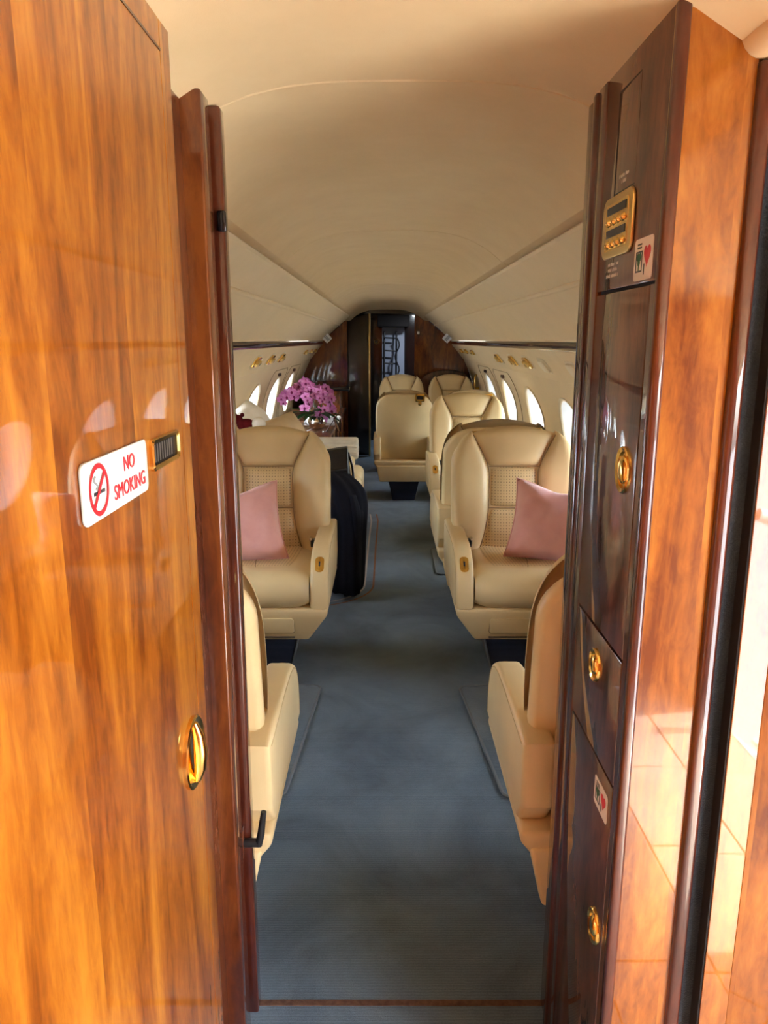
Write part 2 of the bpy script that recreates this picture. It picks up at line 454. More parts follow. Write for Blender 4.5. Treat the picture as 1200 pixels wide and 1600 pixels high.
# side walls -------------------------------------------------------
WALLP = [(.0, .97), (.25, 1.06), (.5, 1.11), (.65, 1.12), (.8, 1.112), (.95, 1.085), (1.08, 1.042), (1.25, .962)]
def wx(z): return sinterp(WALLP, z)
def side_wall(side, wins):
    nm = 'wall_right' if side > 0 else 'wall_left'
    root = struct(nm, 'cream cabin sidewall with oval windows beside the ' + ('single seats' if side > 0 else 'divan'), 'wall')
    S = lambda x, y, z: (XC + side * x, y, z)
    flip = lambda fs: fs if side > 0 else [f[::-1] for f in fs]
    # valance: lip, upper face, bead, lower face
    prof = [(.62, 1.80), (.60, 1.772), (.48, 1.772), (.462, 1.771), (.456, 1.764), (.462, 1.755), (.475, 1.748), (.56, 1.688), (.60, 1.655), (.68, 1.585), (.75, 1.522), (.782, 1.490), (.790, 1.478), (.786, 1.470), (.82, 1.470)]
    def strip(name, pts, mat, y0=Y0, y1=Y1, ny=1, sm=40):
        m = MB(); n = len(pts)
        vs = [S(x, lerp(y0, y1, k / ny), z) for k in range(ny + 1) for x, z in pts]
        fs = [(k * n + i, (k + 1) * n + i, (k + 1) * n + i + 1, k * n + i + 1) for k in range(ny) for i in range(n - 1)]
        m.add(vs, flip(fs)); return m.build(name, mat, root, angle=sm)
    strip('valance', prof, SIDEWALL, sm=25)
    MB().tube([S(.594, Y0, 1.660), S(.594, Y1, 1.660)], .011, 10).build('valance_bead', SIDEWALL, root)
    strip('wood_rail', [(.815, 1.468), (.800, 1.466), (.794, 1.452), (.797, 1.432), (.806, 1.426), (.83, 1.424)], W_RED, sm=80)
    # passenger service panel below the rail
    strip('service_panel', [(.83, 1.428), (.812, 1.426), (.813, 1.422), (.88, 1.345), (.945, 1.262), (.955, 1.25), (.962, 1.25)], SIDEWALL, sm=20)
    strip('panel_bead', [(.951, 1.259), (.953, 1.253), (.966, 1.246), (.97, 1.25)], SIDEWALL)
    # window panels
    za, zb, zc = .5, 1.25, .93
    sa, sb = .285, .205
    def ring_pt(yc, k, n, hw=.575):
        """point on the cell's rectangular border, by angle, incl. corners"""
        a = 2 * math.pi * k / n
        c, s_ = math.cos(a), math.sin(a)
        return c, s_
    n = 64
    corner = [(.575, zb - zc), (-.575, zb - zc), (-.575, za - zc), (.575, za - zc)]
    def border_pts():
        pts = []
        q = n // 4
        # start at angle 0: walk the rectangle with q steps a side, corners included
        c = [(.575, za - zc), (.575, zb - zc), (-.575, zb - zc), (-.575, za - zc)]
        for i in range(4):
            a, b = c[i], c[(i + 1) % 4]
            for j in range(q): pts.append((lerp(a[0], b[0], j / q), lerp(a[1], b[1], j / q)))
        return pts
    BP = border_pts()
    m = MB()
    for yc in wins:
        rings = []
        for t in (0, .08, .25, .5, .75, 1):
            ring = []
            for bx, bz in BP:
                a = math.atan2(bz / sb, bx / sa)
                ex, ez = sa * math.cos(a), sb * math.sin(a)
                dy, dz = lerp(ex, bx, t), lerp(ez, bz, t)
                ring.append(S(wx(zc + dz), yc + dy, zc + dz))
            rings.append(ring)
        vs = [v for r_ in rings for v in r_]
        fs = [(i * n + j, (i + 1) * n + j, (i + 1) * n + (j + 1) % n, i * n + (j + 1) % n) for i in range(len(rings) - 1) for j in range(n)]
        m.add(vs, flip(fs))
    ends = [(Y0 + .001, wins[0] - .575), (wins[-1] + .575, Y1)]
    def plainpart(y0, y1, z0, z1, nz=16):
        if y1 - y0 < .001: return
        vs = [S(wx(lerp(z0, z1, k / nz)), y, lerp(z0, z1, k / nz)) for y in (y0, y1) for k in range(nz + 1)]
        m.add(vs, flip([(k, k + 1, nz + 2 + k, nz + 1 + k) for k in range(nz)]))
    for y0, y1 in ends: plainpart(y0, y1, za, zb)
    plainpart(Y0, Y1, 0, za, 8)
    m.build('window_panel', SIDEWALL, root, angle=50, recalc=False)
    # side ledge at armrest height
    MB().rbox((min(XC + side * .955, XC + side * 1.11), Y0 + .03, .02), (max(XC + side * .955, XC + side * 1.11), (4.1 if side < 0 else 8.9), .56), .02).build('side_ledge', LEATHER, root)
    # outer skin behind the trim keeps the light out except at the windows
    m = MB(); n2 = 48
    O = lambda y, z: S(1.235, y, z)
    yy = [YV + .0] if False else [Y0]
    for yc in wins:
        vs = []; c = [(.575, -1.0), (.575, .95), (-.575, .95), (-.575, -1.0)]
        q = n2 // 4; out = []
        for i in range(4):
            a, b = c[i], c[(i + 1) % 4]
            for j in range(q): out.append((lerp(a[0], b[0], j / q), lerp(a[1], b[1], j / q)))
        ring0 = []; ring1 = []
        for bx, bz in out:
            a = math.atan2(bz / sb, bx / sa)
            ring0.append(O(yc + (sa + .02) * math.cos(a), zc + (sb + .02) * math.sin(a))); ring1.append(O(yc + bx, zc + bz))
        m.loft([ring0, ring1], cap=False)
    for y0, y1 in ends: m.add([O(y0, -.07), O(y1, -.07), O(y1, 1.9), O(y0, 1.9)], [(0, 1, 2, 3)])
    m.build('fuselage_skin', DARKGAP, root, smooth=False)
    MB().add([S(1.235, Y0, 1.9), S(1.235, Y1, 1.9), S(.4, Y1, 1.97), S(.4, Y0, 1.97)], [(0, 1, 2, 3)])
    # windows: rim, reveal and pane
    for i, yc in enumerate(wins):
        wn = struct('window_%d' % (i + 1 + (6 if side < 0 else 0)), 'oval cabin window in the sidewall', 'window')
        k = 48
        def el(a_, b_, dx):
            return [S(wx(zc + b_ * math.sin(2*math.pi*j/k)) + dx, yc + a_ * math.cos(2*math.pi*j/k), zc + b_ * math.sin(2*math.pi*j/k)) for j in range(k)]
        MB().loft([el(sa + .012, sb + .012, .002), el(sa + .012, sb + .012, -.006), el(sa + .004, sb + .004, -.009), el(sa - .004, sb - .004, -.004), el(sa - .006, sb - .006, .006)], cap=False).build('window_rim', CREAMPL, wn, recalc=True)
        MB().loft([el(sa - .005, sb - .005, .004), el(sa - .02, sb - .02, .06), [S(1.232, p[1], p[2]) for p in el(sa - .03, sb - .03, 0)]], cap=False).build('window_reveal', WHITE, wn, recalc=True)
        pr = [S(1.19, yc + (sa - .018) * math.cos(2*math.pi*j/k), zc + (sb - .018) * math.sin(2*math.pi*j/k)) for j in range(k)]
        mm = MB(); mm.add(pr, [tuple(range(k))]); mm.build('window_pane', GLASS, wn, smooth=False)
    return root, S
wall_r, SR = side_wall(1, WIN_R)
wall_l, SL = side_wall(-1, WIN_L)

# gold reading lights and air outlets set into the service panels
def service_fit(root, S, y, z, w_, h_, gold=True, plate=True):
    """a slanted oval fitting on the service panel; its slope runs from (.806,1.434) to (.945,1.262)"""
    t = (1.434 - z) / .172; x = .806 + .139 * t
    up = Vector(S(.806, 0, 1.434)) - Vector(S(.945, 0, 1.262)); up.normalize()
    side = 1 if S(1, 0, 0)[0] > 0 else -1
    right = Vector((0, -1, 0)) if side > 0 else Vector((0, 1, 0))
    M = frame_matrix(S(x, y, z), right, up)
    e = MB()
    if plate: MB().prism(rrect(w_ * 1.25, h_ * 1.3, h_ * .5, 6), -.002, .0025, ID, .0015, 2, M).build('fitting_plate', CREAMPL, root)
    o = MB().prism(rrect(w_, h_, h_ * .42, 6), -.002, .014, ID, .005, 2, M).build('reading_light' if gold else 'blank_cover', GOLD if gold else CREAMPL, root)
    if gold:
        m = MB()
        for dz in (.22, -.22):
            ring = [(dz * w_ + h_ * .28 * math.cos(a), h_ * .28 * math.sin(a)) for a in [2*math.pi*k/14 for k in range(14)]]
            m.prism(ring, .012, .030, ID, .004, 2, M)
        m.build('nozzle', GOLD_S, o)
        MB().prism(ellipse(h_ * .16, h_ * .16, 12), .0295, .0310, lambda a, b, d: (a + .22 * w_, b, d), M=M).build('lens', BLACKPRINT, o)
for y in (4.95, 5.5, 6.2): service_fit(wall_r, SR, y, 1.340, .17, .085)
for y in (7.9, 8.5, 9.0): service_fit(wall_r, SR, y, 1.360, .17, .06)
for y in (4.45, 3.75, 3.15): service_fit(wall_r, SR, y, 1.335, .17, .085, False)
for y in (5.1, 5.75, 6.35): service_fit(wall_l, SL, y, 1.340, .17, .085)
for y in (8.2, 8.8, 9.3): service_fit(wall_l, SL, y, 1.358, .17, .06)
for y in (2.6, 3.3, 4.0): service_fit(wall_l, SL, y, 1.340, .17, .085, False)

# emergency exit outlines and latches around the aft windows
def exit_outline(root, S, yc, half=.52):
    pts = []
    for yy, z in [(-half, .62), (-half, 1.12), (-half + .04, 1.19), (-half + .1, 1.215), (half - .1, 1.215), (half - .04, 1.19), (half, 1.12), (half, .62)]:
        pts.append((yy, z))
    fine = []
    for (a, b), (c, d) in zip(pts, pts[1:]):
        for k in range(6): fine.append((lerp(a, c, k / 6), lerp(b, d, k / 6)))
    MB().tube([S(wx(z) - .001, yc + y, z) for y, z in fine], .0028, 6).build('exit_seam', SEAM_SHADE, root)
    x = wx(1.17)
    MB().rbox(tuple(min(a, b) for a, b in zip(S(x - .02, yc - .14, 1.155), S(x, yc - .04, 1.185))), tuple(max(a, b) for a, b in zip(S(x - .02, yc - .14, 1.155), S(x, yc - .04, 1.185))), .005).build('exit_latch', W_DARK, root)
for y in (6.8, 7.95): exit_outline(wall_r, SR, y)
for y in (7.15, 8.3): exit_outline(wall_l, SL, y)
# small plaques at the aft end of the valances
def plaque(S, label):
    side = 1 if S(1, 0, 0)[0] > 0 else -1
    up = (Vector(S(.68, 0, 1.585)) - Vector(S(.75, 0, 1.522))).normalized()
    nv_ = Vector((-.67 * side, 0, -.74)) * .6 + Vector((0, -.8, 0)); nv_.normalize()
    rt = up.cross(nv_).normalized(); up = nv_.cross(rt).normalized()
    M = frame_matrix(Vector(S(.745, 9.40, 1.524)) + nv_ * .05, rt, up)
    t = thing('valance_plaque', label, 'sign')
    MB().prism(rrect(.12, .085, .008), -.06, .0, ID, M=M).build('plate', WHITE, t)
    m = MB()
    for k in range(5): m.box((-.042 + k * .018, -.018, .0), (-.030 + k * .018, .018, .001), M)
    m.build('print', GREYPRINT, t)
plaque(SR, 'small white printed plaque low on the valance above the window seats')
plaque(SL, 'small white printed plaque low on the valance above the orchid')

# ------------------------------------------------------------------ aft bulkhead and the dark compartment behind it
bulk = struct('wall_far', 'glossy dark wood aft bulkhead with an open doorway', 'wall')
def outline(side, x0, z0=0.0):
    """bulkhead panel outline from the doorway edge x0 (from the centre line) out to the sidewall"""
    pts = [(x0, z0)]
    for k in range(9): z = lerp(0, .5, k / 8); pts.append((wx(z) * side, z))
    for k in range(1, 13): z = lerp(.5, 1.25, k / 12); pts.append((wx(z) * side, z))
    pts += [(.83 * side, 1.44), (.80 * side, 1.475), (.475 * side, 1.75), (.46 * side, 1.768)]
    xe = .46
    for k in range(1, 7):
        x = lerp(.46 * side, x0, k / 6); pts.append((x, ceil_z(x, Y1) + .005))
    return pts
fb = lambda a, b, d: (XC + a, d, b)
MB().prism(outline(1, .345), Y1 - .002, Y1 + .03, fb).build('bulkhead_panel', W_FAR, bulk, smooth=False)
MB().prism(outline(-1, -.50), Y1 - .002, Y1 + .03, fb).build('bulkhead_panel', W_FAR, bulk, smooth=False)
top = [(-.50, 1.80)] + [(.345, 1.80)] + [(lerp(.345, -.50, k / 10), ceil_z(lerp(.345, -.50, k / 10), Y1) + .005) for k in range(11)]
MB().prism(top, Y1 - .001, Y1 + .03, fb).build('door_header', BLACKGLOSS, bulk, smooth=False)
# compartment behind
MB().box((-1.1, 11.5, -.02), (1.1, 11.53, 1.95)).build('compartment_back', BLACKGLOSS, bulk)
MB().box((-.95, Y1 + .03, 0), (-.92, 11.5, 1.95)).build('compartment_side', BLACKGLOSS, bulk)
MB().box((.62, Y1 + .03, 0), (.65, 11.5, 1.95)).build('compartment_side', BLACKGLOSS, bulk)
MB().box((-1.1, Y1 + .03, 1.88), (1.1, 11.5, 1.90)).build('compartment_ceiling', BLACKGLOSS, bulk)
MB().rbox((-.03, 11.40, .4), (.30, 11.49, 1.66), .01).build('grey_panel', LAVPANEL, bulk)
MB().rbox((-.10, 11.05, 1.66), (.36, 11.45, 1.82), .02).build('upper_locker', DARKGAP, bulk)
cl = thing('fill_lamp', 'small added fill lamp hidden in the compartment beyond the aft doorway', 'lamp', (.50, 10.5, 1.88))  # added lamp, kept out of view, to brighten the grey panel
MB().tube([(0, 0, 0), (0, 0, -.02)], .07, 20).build('housing', STEEL, cl)
MB().tube([(0, 0, -.018), (0, 0, -.026)], .06, 20).build('diffuser', LAMPW, cl)
ld = bpy.data.lights.new('compartment_fill', 'AREA'); ld.shape = 'DISK'; ld.size = .11; ld.energy = 4; ld.color = (.85, .92, 1)  # fill light of the added lamp
lo = bpy.data.objects.new('compartment_fill', ld); COL.objects.link(lo); lo.location = (.50, 10.5, 1.852)
# half-open door leaf with its gilt edge
dr = struct('door_1', 'dark glossy door leaf folded across the aft doorway', 'door')
MB().rbox((-.465, Y1 + .04, .01), (-.19, Y1 + .075, 1.795), .004).build('door_leaf', plain('door_dark_gloss', (.016, .007, .006), .3, coat=1), dr)
MB().rbox((-.195, Y1 + .02, .01), (-.172, Y1 + .08, 1.80), .003).build('edge_strip', GOLD_S, dr)
MB().tube([(-.10 + .028 * math.cos(a), Y1 + .3, 1.46 + .028 * math.sin(a)) for a in [2*math.pi*k/16 for k in range(16)]], .006, 6, closed=True).build('ring_pull', GOLD_S, dr)
lad = thing('ladder', 'thin black ladder hanging against the grey panel beyond the aft doorway', 'ladder', (0, 0, 0))
for x in (.0, .175):
    MB().tube([(x, 11.2, .0), (x, 11.24, 1.0), (x + .005, 11.3, 1.60)], .014, 8).build('rail', BLACK, lad)
for z in (.55, .75, .95, 1.15, 1.33, 1.51): MB().tube([(0, 11.25, z), (.175, 11.25, z - .01)], .011, 8).build('rung', BLACK, lad)
m = MB(); m.tube([(.19 + .03 * math.sin(k * .9), 11.2, 1.5 - k * .05) for k in range(22)], .012, 6); m.build('coiled_cord', BLACK, lad)
nb = tag(MB().prism(rrect(.03, .035, .004), 0, .002, ID, M=frame_matrix((.43, Y1 - .004, 1.565), (1, 0, 0), (0, 0, 1))).build('switch_plate', WHITE), 'tiny pale switch plate on the aft bulkhead above the rear headrests', 'switch')
# cabinet at the aft end beside the doorway
cab = thing('aft_cabinet', 'glossy wood cabinet with black counter in front of the aft bulkhead', 'cabinet', (-.75, 9.4, 0))
MB().rbox((-.165, -.45, .0), (.245, .36, .90), .012).build('body', W_FAR, cab)
MB().rbox((-.285, -.50, .90), (.35, .37, .945), .012).build('counter', BLACKGLOSS, cab)
for x in (-.155, .045): MB().rbox((x, -.459, .06), (x + .195, -.449, .86), .004).build('door', W_FAR, cab)

# ------------------------------------------------------------------ vestibule: wood wall with the sign
XL, XR = -.285, .355
vest = struct('wall_near_left', 'glossy orange wood vestibule wall carrying the no smoking sign', 'wall')
zt = lambda x: ceil_z(x - XC, 0) + .004
MB().box((XL - .03, YV, 0), (XL, 1.072, zt(XL))).build('closet_panel', W_OR, vest, smooth=False)
MB().box((XL - .03, 1.0745, 0), (XL, 1.118, zt(XL))).build('stile', W_OR, vest, smooth=False)
MB().box((XL - .028, 1.070, 0), (XL - .004, 1.076, zt(XL))).build('reveal_gap', DARKGAP, vest, smooth=False)
MB().box((XL - .002, .2, 1.838), (XL + .0012, 1.072, 1.841)).build('top_reveal', W_RED, vest, smooth=False)
MB().rbox((XL - .05, 1.112, 0), (XL - .002, 1.122, zt(XL)), .002).build('stile_edge', W_RED, vest)
# jambs between the closet and the cabin doorway
jl = struct('trim_1', 'stepped dark wood door jamb beside the no smoking wall', 'trim')
MB().box((-.40, 1.118, 0), (-.326, 1.34, zt(-.33))).build('jamb_back', W_MID, jl, smooth=False)
MB().rbox((-.335, 1.140, 0), (-.318, 1.152, zt(-.32)), .003).build('jamb_bead', W_RED, jl)
MB().rbox((-.345, 1.325, 0), (-.292, 1.385, zt(-.3) - .004), .004).build('jamb_post', W_MID, jl)
MB().box((-.42, 1.380, 0), (-.318, 1.425, zt(-.32))).build('pocket_gap', DARKGAP, jl, smooth=False)
for x in (-.3015,): MB().rbox((-.327, 1.384, 0), (-.300, 1.392, zt(-.31) - .01), .002).build('jamb_bead', W_RED, jl)
pd = struct('door_2', 'edge of the dark red sliding door parked in its pocket', 'door')
MB().rbox((-.36, 1.418, .005), (-.281, 1.455, zt(-.28) - .012), .005).build('door_edge', W_RED, pd)
MB().rbox((-.292, 1.408, 1.665), (-.276, 1.419, 1.70), .003).build('catch', BLACKGLOSS, pd)
MB().rbox((-.325, 1.39, 1.36), (-.30, 1.42, 1.366), .002).build('keeper', STEEL, pd)
# black lever on the jamb
lev = thing('lever_handle', 'small black lever catch low on the sliding door edge', 'handle', (-.285, 1.412, .445))
MB().tube([(-.012, 0, 0), (.022, 0, 0)], .0095, 12).build('spindle', BLACK, lev)
MB().tube([(.020, -.001, -.004), (.026, -.002, .02), (.034, -.002, .075)], [.0085, .008, .006], 10).build('lever', BLACK, lev)
MB().rbox((-.016, -.012, -.03), (-.010, .012, .035), .002).build('backplate', W_MID, lev)

# no smoking sign
def on_left(y, z): return frame_matrix((XL, y, z), (0, 1, 0), (0, 0, 1))
sg = thing('no_smoking_sign', 'white no smoking sign with red lettering on the orange wood wall', 'sign', (XL, .796, 1.336))
Ml = Matrix.Rotation(R(90), 4, 'Z') @ Matrix.Rotation(R(90), 4, 'X')
MB().prism(rrect(.198, .0610, .009, 6), .0005, .004, ID, .001, 2, Ml).build('plate', plain('sign_white', (.66, .70, .70), .35), sg)
vs, fs = text_mesh('NO', .0225); m = MB(); m.add([(v.x * 1.04 + .033, v.y + .0125, v.z + .0046) for v in vs], fs, Ml); m.build('lettering', RED, sg, smooth=False)
vs, fs = text_mesh('SMOKING', .0225); m = MB(); m.add([(v.x * 1.04 + .033, v.y - .0130, v.z + .0046) for v in vs], fs, Ml); m.build('lettering', RED, sg, smooth=False)
m = MB(); cx = -.060; k = 40
ro, ri = .0262, .0212
m.add([(cx + r_ * math.cos(2*math.pi*j/k), r_ * math.sin(2*math.pi*j/k), .0049) for r_ in (ri, ro) for j in range(k)], [(j, k + j, k + (j + 1) % k, (j + 1) % k) for j in range(k)], Ml)
m.add([(cx + c * .707 - s * .707, c * .707 + s * .707, .0051) for c, s in ((-.0215, -.0024), (.0215, -.0024), (.0215, .0024), (-.0215, .0024))], [(0, 1, 2, 3)], Ml)
m.build('prohibition_ring', RED, sg, smooth=False)
m = MB(); m.box((cx - .014, -.0045, .0043), (cx + .008, -.0010, .0046), Ml); m.box((cx + .0085, -.0045, .0043), (cx + .0155, -.0010, .0046), Ml); m.build('cigarette', BLACKPRINT, sg, smooth=False)
m = MB(); m.tube([(cx - .008 + .004 * math.sin(j * .9), .001 + j * .0019, .0044) for j in range(8)], .0012, 5, M=Ml); m.build('smoke', GREYPRINT, sg)

# gold framed vent
vt = thing('vent_grille', 'gold framed slotted vent set in the wood beside the sign', 'vent', (XL, .977, 1.342))
def ring_prism(mb, outer, inner, d0, d1, M):
    n = len(outer)
    vs = [(a, b, d0) for a, b in outer] + [(a, b, d1) for a, b in outer] + [(lerp(a, c, .25), lerp(b, d, .25), d1 + .002) for (a, b), (c, d) in zip(outer, inner)] + [(a, b, d1) for a, b in inner] + [(a, b, d0) for a, b in inner]
    fs = []
    for r_ in range(4):
        for j in range(n): fs.append((r_ * n + j, r_ * n + (j + 1) % n, (r_ + 1) * n + (j + 1) % n, (r_ + 1) * n + j))
    mb.add(vs, fs, M); return mb
ring_prism(MB(), rrect(.122, .040, .009), rrect(.104, .027, .004), 0, .004, Ml).build('frame', GOLD, vt, recalc=True)
MB().prism(rrect(.108, .031, .004), .0003, .0010, ID, M=Ml).build('recess', DARKGAP, vt)
for j in range(8): MB().box((-.042 + j * .0105, -.011, .0008), (-.0375 + j * .0105, .011, .0014), Ml).build('rib', RIB, vt)
# gold oval flush handle
def flush_pull(t, a, b, M, bar=True):
    ring_prism(MB(), ellipse(a, b, 40), ellipse(a * .80, b * .80, 40), 0, .0055, M).build('rim', GOLD, t, recalc=True)
    rings = []
    for f_, d in ((.82, .0045), (.7, .0025), (.45, .0012), (.2, .0008)):
        rings.append([(p * f_, q * f_, d) for p, q in ellipse(a, b, 40)])
    mm = MB(); mm.loft(rings[::-1], cap=False, M=M); n_ = len(mm.v); mm.f.append(tuple(range(40)))
    mm.build('dish', GOLD, t)
    if bar:
        MB().tube([(0, -b * .86, .006), (0, -b * .5, .011), (0, 0, .013), (0, b * .5, .011), (0, b * .86, .006)], [a * .10, a * .17, a * .2, a * .17, a * .10], 12, M=M).build('grip_bar', GOLD, t)
fp = thing('flush_handle', 'large gold oval flush handle on the orange wood wall', 'handle', (XL, 1.022, .884))
flush_pull(fp, .052, .054, Ml)

# ------------------------------------------------------------------ galley cabinet opposite the sign
gc = thing('galley_cabinet', 'dark rosewood cabinet with gold pulls beside the doorway', 'cabinet', (0, 0, 0))
zc_ = zt(XR) 
MB().box((XR + .006, 1.036, 0), (.44, 1.315, zc_)).build('body', DARKGAP, gc, smooth=False)
def cab_panel(name, y0, y1, z0, z1, parent=gc, proud=.0):
    return MB().rbox((XR - proud, y0, z0), (XR + .01, y1, z1), .0015, 2).build(name, W_DARK, parent)
up = cab_panel('fascia', 1.036, 1.318, 1.5565, zc_)
MB().box((XR - .0004, 1.152, 1.696), (XR + .001, 1.1535, 1.842)).build('hatch_line', W_DARK, up, smooth=False)
MB().box((XR - .0004, 1.1535, 1.8405), (XR + .001, 1.252, 1.8425)).build('hatch_line', DARKGAP, up, smooth=False)
MB().box((XR - .0004, 1.1535, 1.6955), (XR + .001, 1.252, 1.6975)).build('hatch_line', DARKGAP, up, smooth=False)
MB().box((XR - .0004, 1.2515, 1.6955), (XR + .001, 1.2535, 1.8425)).build('hatch_line', DARKGAP, up, smooth=False)
d1 = cab_panel('door', 1.060, 1.318, 1.0130, 1.5515)
d2 = cab_panel('drawer', 1.060, 1.318, .8030, 1.0080)
d3 = cab_panel('door', 1.060, 1.318, .02, .7985)
MB().box((XR + .001, 1.0375, 0), (XR + .01, 1.0575, 1.5520)).build('corner_stile', W_DARK, gc, smooth=False)
Mr = Matrix.Rotation(R(-90), 4, 'Z') @ Matrix.Rotation(R(90), 4, 'X')
def on_right(y, z): return Matrix.Translation((XR, y, z)) @ Mr
def pull(parent, y, z, a, b):
    e = empty('flush_pull', (XR, y, z), parent=parent)
    M = Mr
    ring_prism(MB(), ellipse(a, b, 32), ellipse(a * .78, b * .78, 32), 0, .004, M).build('rim', GOLD, e, recalc=True)
    return e
def pull_mesh(parent, y, z, a, b):
    M = on_right(y, z); mb = MB()
    ring_prism(mb, ellipse(a, b, 32), ellipse(a * .78, b * .78, 32), 0, .004, M)
    mb.prism(ellipse(a * .8, b * .8, 32), .0002, .0012, ID, M=M)
    rings = [[(p * f_, q * f_, d) for p, q in ellipse(a * .5, b * .62, 32)] for f_, d in ((1, .001), (.95, .004), (.7, .007), (.3, .008))]
    mb.loft(rings, cap=True, M=M)
    mb.build('flush_pull', GOLD, parent, recalc=True)
pull_mesh(d1, 1.108, 1.293, .031, .035)
pull_mesh(d2, 1.185, .950, .026, .029)
pull_mesh(d3, 1.095, .519, .028, .031)
# switch plate with eight toggles
sp = thing('cabin_light_controls', 'gold switch panel with two rows of toggles on the dark cabinet', 'switch panel', (XR, 1.212, 1.648))
pl = [(-.066, -.052), (-.078, 0), (-.066, .050), (.066, .050), (.078, 0), (.066, -.052)]
MB().prism(rrect(.142, .090, .016, 6), .0005, .006, lambda a, b, d: (a * (1 + .1 * (1 - abs(b) / .045)), b, d), .002, 2, Mr).build('plate', GOLD_S, sp)
MB().prism(rrect(.112, .068, .004, 3), .0060, .0064, ID, M=Mr).build('inner_plate', GOLD, sp)
for zz in (.024, -.009): MB().box((-.046, zz - .0055, .0062), (.046, zz + .0055, .0074), Mr).build('label_strip', BLACKPRINT, sp, smooth=False)
for zz in (.008, -.0245):
    for j in range(4):
        MB().tube([(-.036 + j * .024, zz, .006), (-.036 + j * .024, zz, .0085), (-.036 + j * .024, zz + .001, .0105)], [.0072, .0062, .0035], 12, M=Mr).build('toggle', GOLD, sp)
# illegible fine print
def fine_print(name, label, y, z, rows, cell=.0032, h_=.0048, gap=.0085):
    m = MB(); rnd = random.Random(len(rows) * 7 + int(z * 100))
    for i, n_ in enumerate(rows):
        x = -n_ * cell / 2
        for j in range(n_):
            if rnd.random() < .16: x += cell; continue
            hh = h_ * rnd.choice((1, 1, .8)); m.box((x, -i * gap, .0003), (x + cell * .7, -i * gap + hh, .0006), on_right(y, z)); x += cell
    o = m.build(name, PALEPRINT, None, smooth=False); tag(o, label, 'lettering'); o['kind'] = 'stuff'; return o
fine_print('fine_print', 'pale fine print on the small hatch above the gold switch panel', 1.205, 1.716, [14, 7])
fine_print('fine_print', 'three lines of pale fine print under the gold switch panel', 1.235, 1.592, [18, 15, 20])
# heart stickers
def sticker(y, z, w_, h_, label, name='heart_sticker'):
    t = thing(name, label, 'sticker', (XR, y, z))
    MB().prism(rrect(w_, h_, .006, 5), .0003, .0012, ID, M=Mr).build('backing', plain_white2, t)
    pts = []
    for k_ in range(36):
        a = 2 * math.pi * k_ / 36
        pts.append((16 * math.sin(a) ** 3 / 17, (13 * math.cos(a) - 5 * math.cos(2*a) - 2 * math.cos(3*a) - math.cos(4*a)) / 17))
    MB().prism([(a * w_ * .19 + w_ * .22, b * h_ * .30 + h_ * .08) for a, b in pts], .0013, .0016, ID, M=Mr).build('heart', RED, t, smooth=False)
    m = MB()
    for a, b, c, d in ((-.40, -.30, -.36, .2), (-.40, -.30, -.04, -.26), (-.40, .16, -.04, .2), (-.08, -.30, -.04, .2), (-.34, .26, -.1, .30), (-.34, .34, -.1, .38)):
        m.box((a * w_, b * h_, .0013), (c * w_, d * h_, .0016), Mr)
    m.box((.05 * w_, -.38 * h_, .0013), (.10 * w_, -.12 * h_, .0016), Mr)
    m.build('outline_print', BLACKPRINT, t, smooth=False)
    m = MB()
    for cx_, cy_ in ((-.28, .06), (-.17, .06), (-.225, -.06)):
        m.prism([(cx_ * w_ + a * w_ * .07, cy_ * h_ + b * h_ * .10) for a, b in ellipse(1, 1, 12)], .0013, .0016, ID, M=Mr)
    m.box((-.25 * w_, -.26 * h_, .0013), (-.21 * w_, -.04 * h_, .0016), Mr)
    m.build('leaf_print', GREENPRINT, t, smooth=False)
plain_white2 = plain('sticker_white', (.72, .66, .58), .5)
sticker(1.090, 1.588, .075, .056, 'white sticker with red heart above the upper cabinet door')
sticker(1.110, .748, .072, .050, 'white sticker with red heart on the lower cabinet door')

# doorway trim on the cabinet side
jr = struct('trim_2', 'dark red door jamb beside the rosewood cabinet', 'trim')
MB().rbox((XR - .001, 1.320, 0), (.45, 1.372, zt(XR)), .004).build('jamb_board', W_RED, jr)
MB().rbox((XR - .004, 1.374, 0), (.45, 1.405, zt(XR)), .010, 4).build('jamb_round', W_RED, jr)
MB().rbox((XR + .003, 1.407, 0), (.45, 1.455, zt(XR) - .004), .004).build('jamb_edge', W_RED, jr)

# end panel facing the entry, with its felt strip and the next panel
ep = struct('wall_near_right', 'orange wood end panel facing the entry door', 'wall')
def top_poly(x0, x1, n=10):
    return [(x0, 0), (x1, 0)] + [(lerp(x1, x0, k / n), zt(lerp(x1, x0, k / n))) for k in range(n + 1)]
fv = lambda a, b, d: (a, d, b)
MB().prism(top_poly(.370, .458), 1.028, 1.036, fv).build('end_panel', W_OR2, ep, smooth=False)
MB().rbox((XR - .001, 1.022, 0), (.371, 1.040, zt(.36)), .005).build('corner_bead', W_RED, ep)
MB().rbox((.457, 1.018, 0), (.478, 1.040, zt(.47)), .006).build('edge_bead', W_RED, ep)
MB().box((.476, 1.036, 0), (.507, 1.05, zt(.5))).build('felt_strip', FELT, ep, smooth=False)
MB().rbox((.502, 1.012, 0), (.506, 1.05, zt(.5)), .001).build('felt_edge', DARKGAP, ep)
MB().prism(top_poly(.505, .548), 1.010, 1.03, fv, .001).build('outer_panel', W_OR2, ep, smooth=False)
# angled panel running out to the entry door
ang = math.radians(-20)
fa = lambda a, b, d: (.549 + (a) * math.cos(ang) - d * math.sin(ang) * -1, 1.011 + a * math.sin(ang) + d * math.cos(ang), b)
MB().prism([(0, 0), (.85, 0), (.85, 1.66), (.5, 1.72), (.25, 1.75), (0, 1.76)], 0, .02, fa).build('outer_panel', W_OR2, ep, smooth=False)
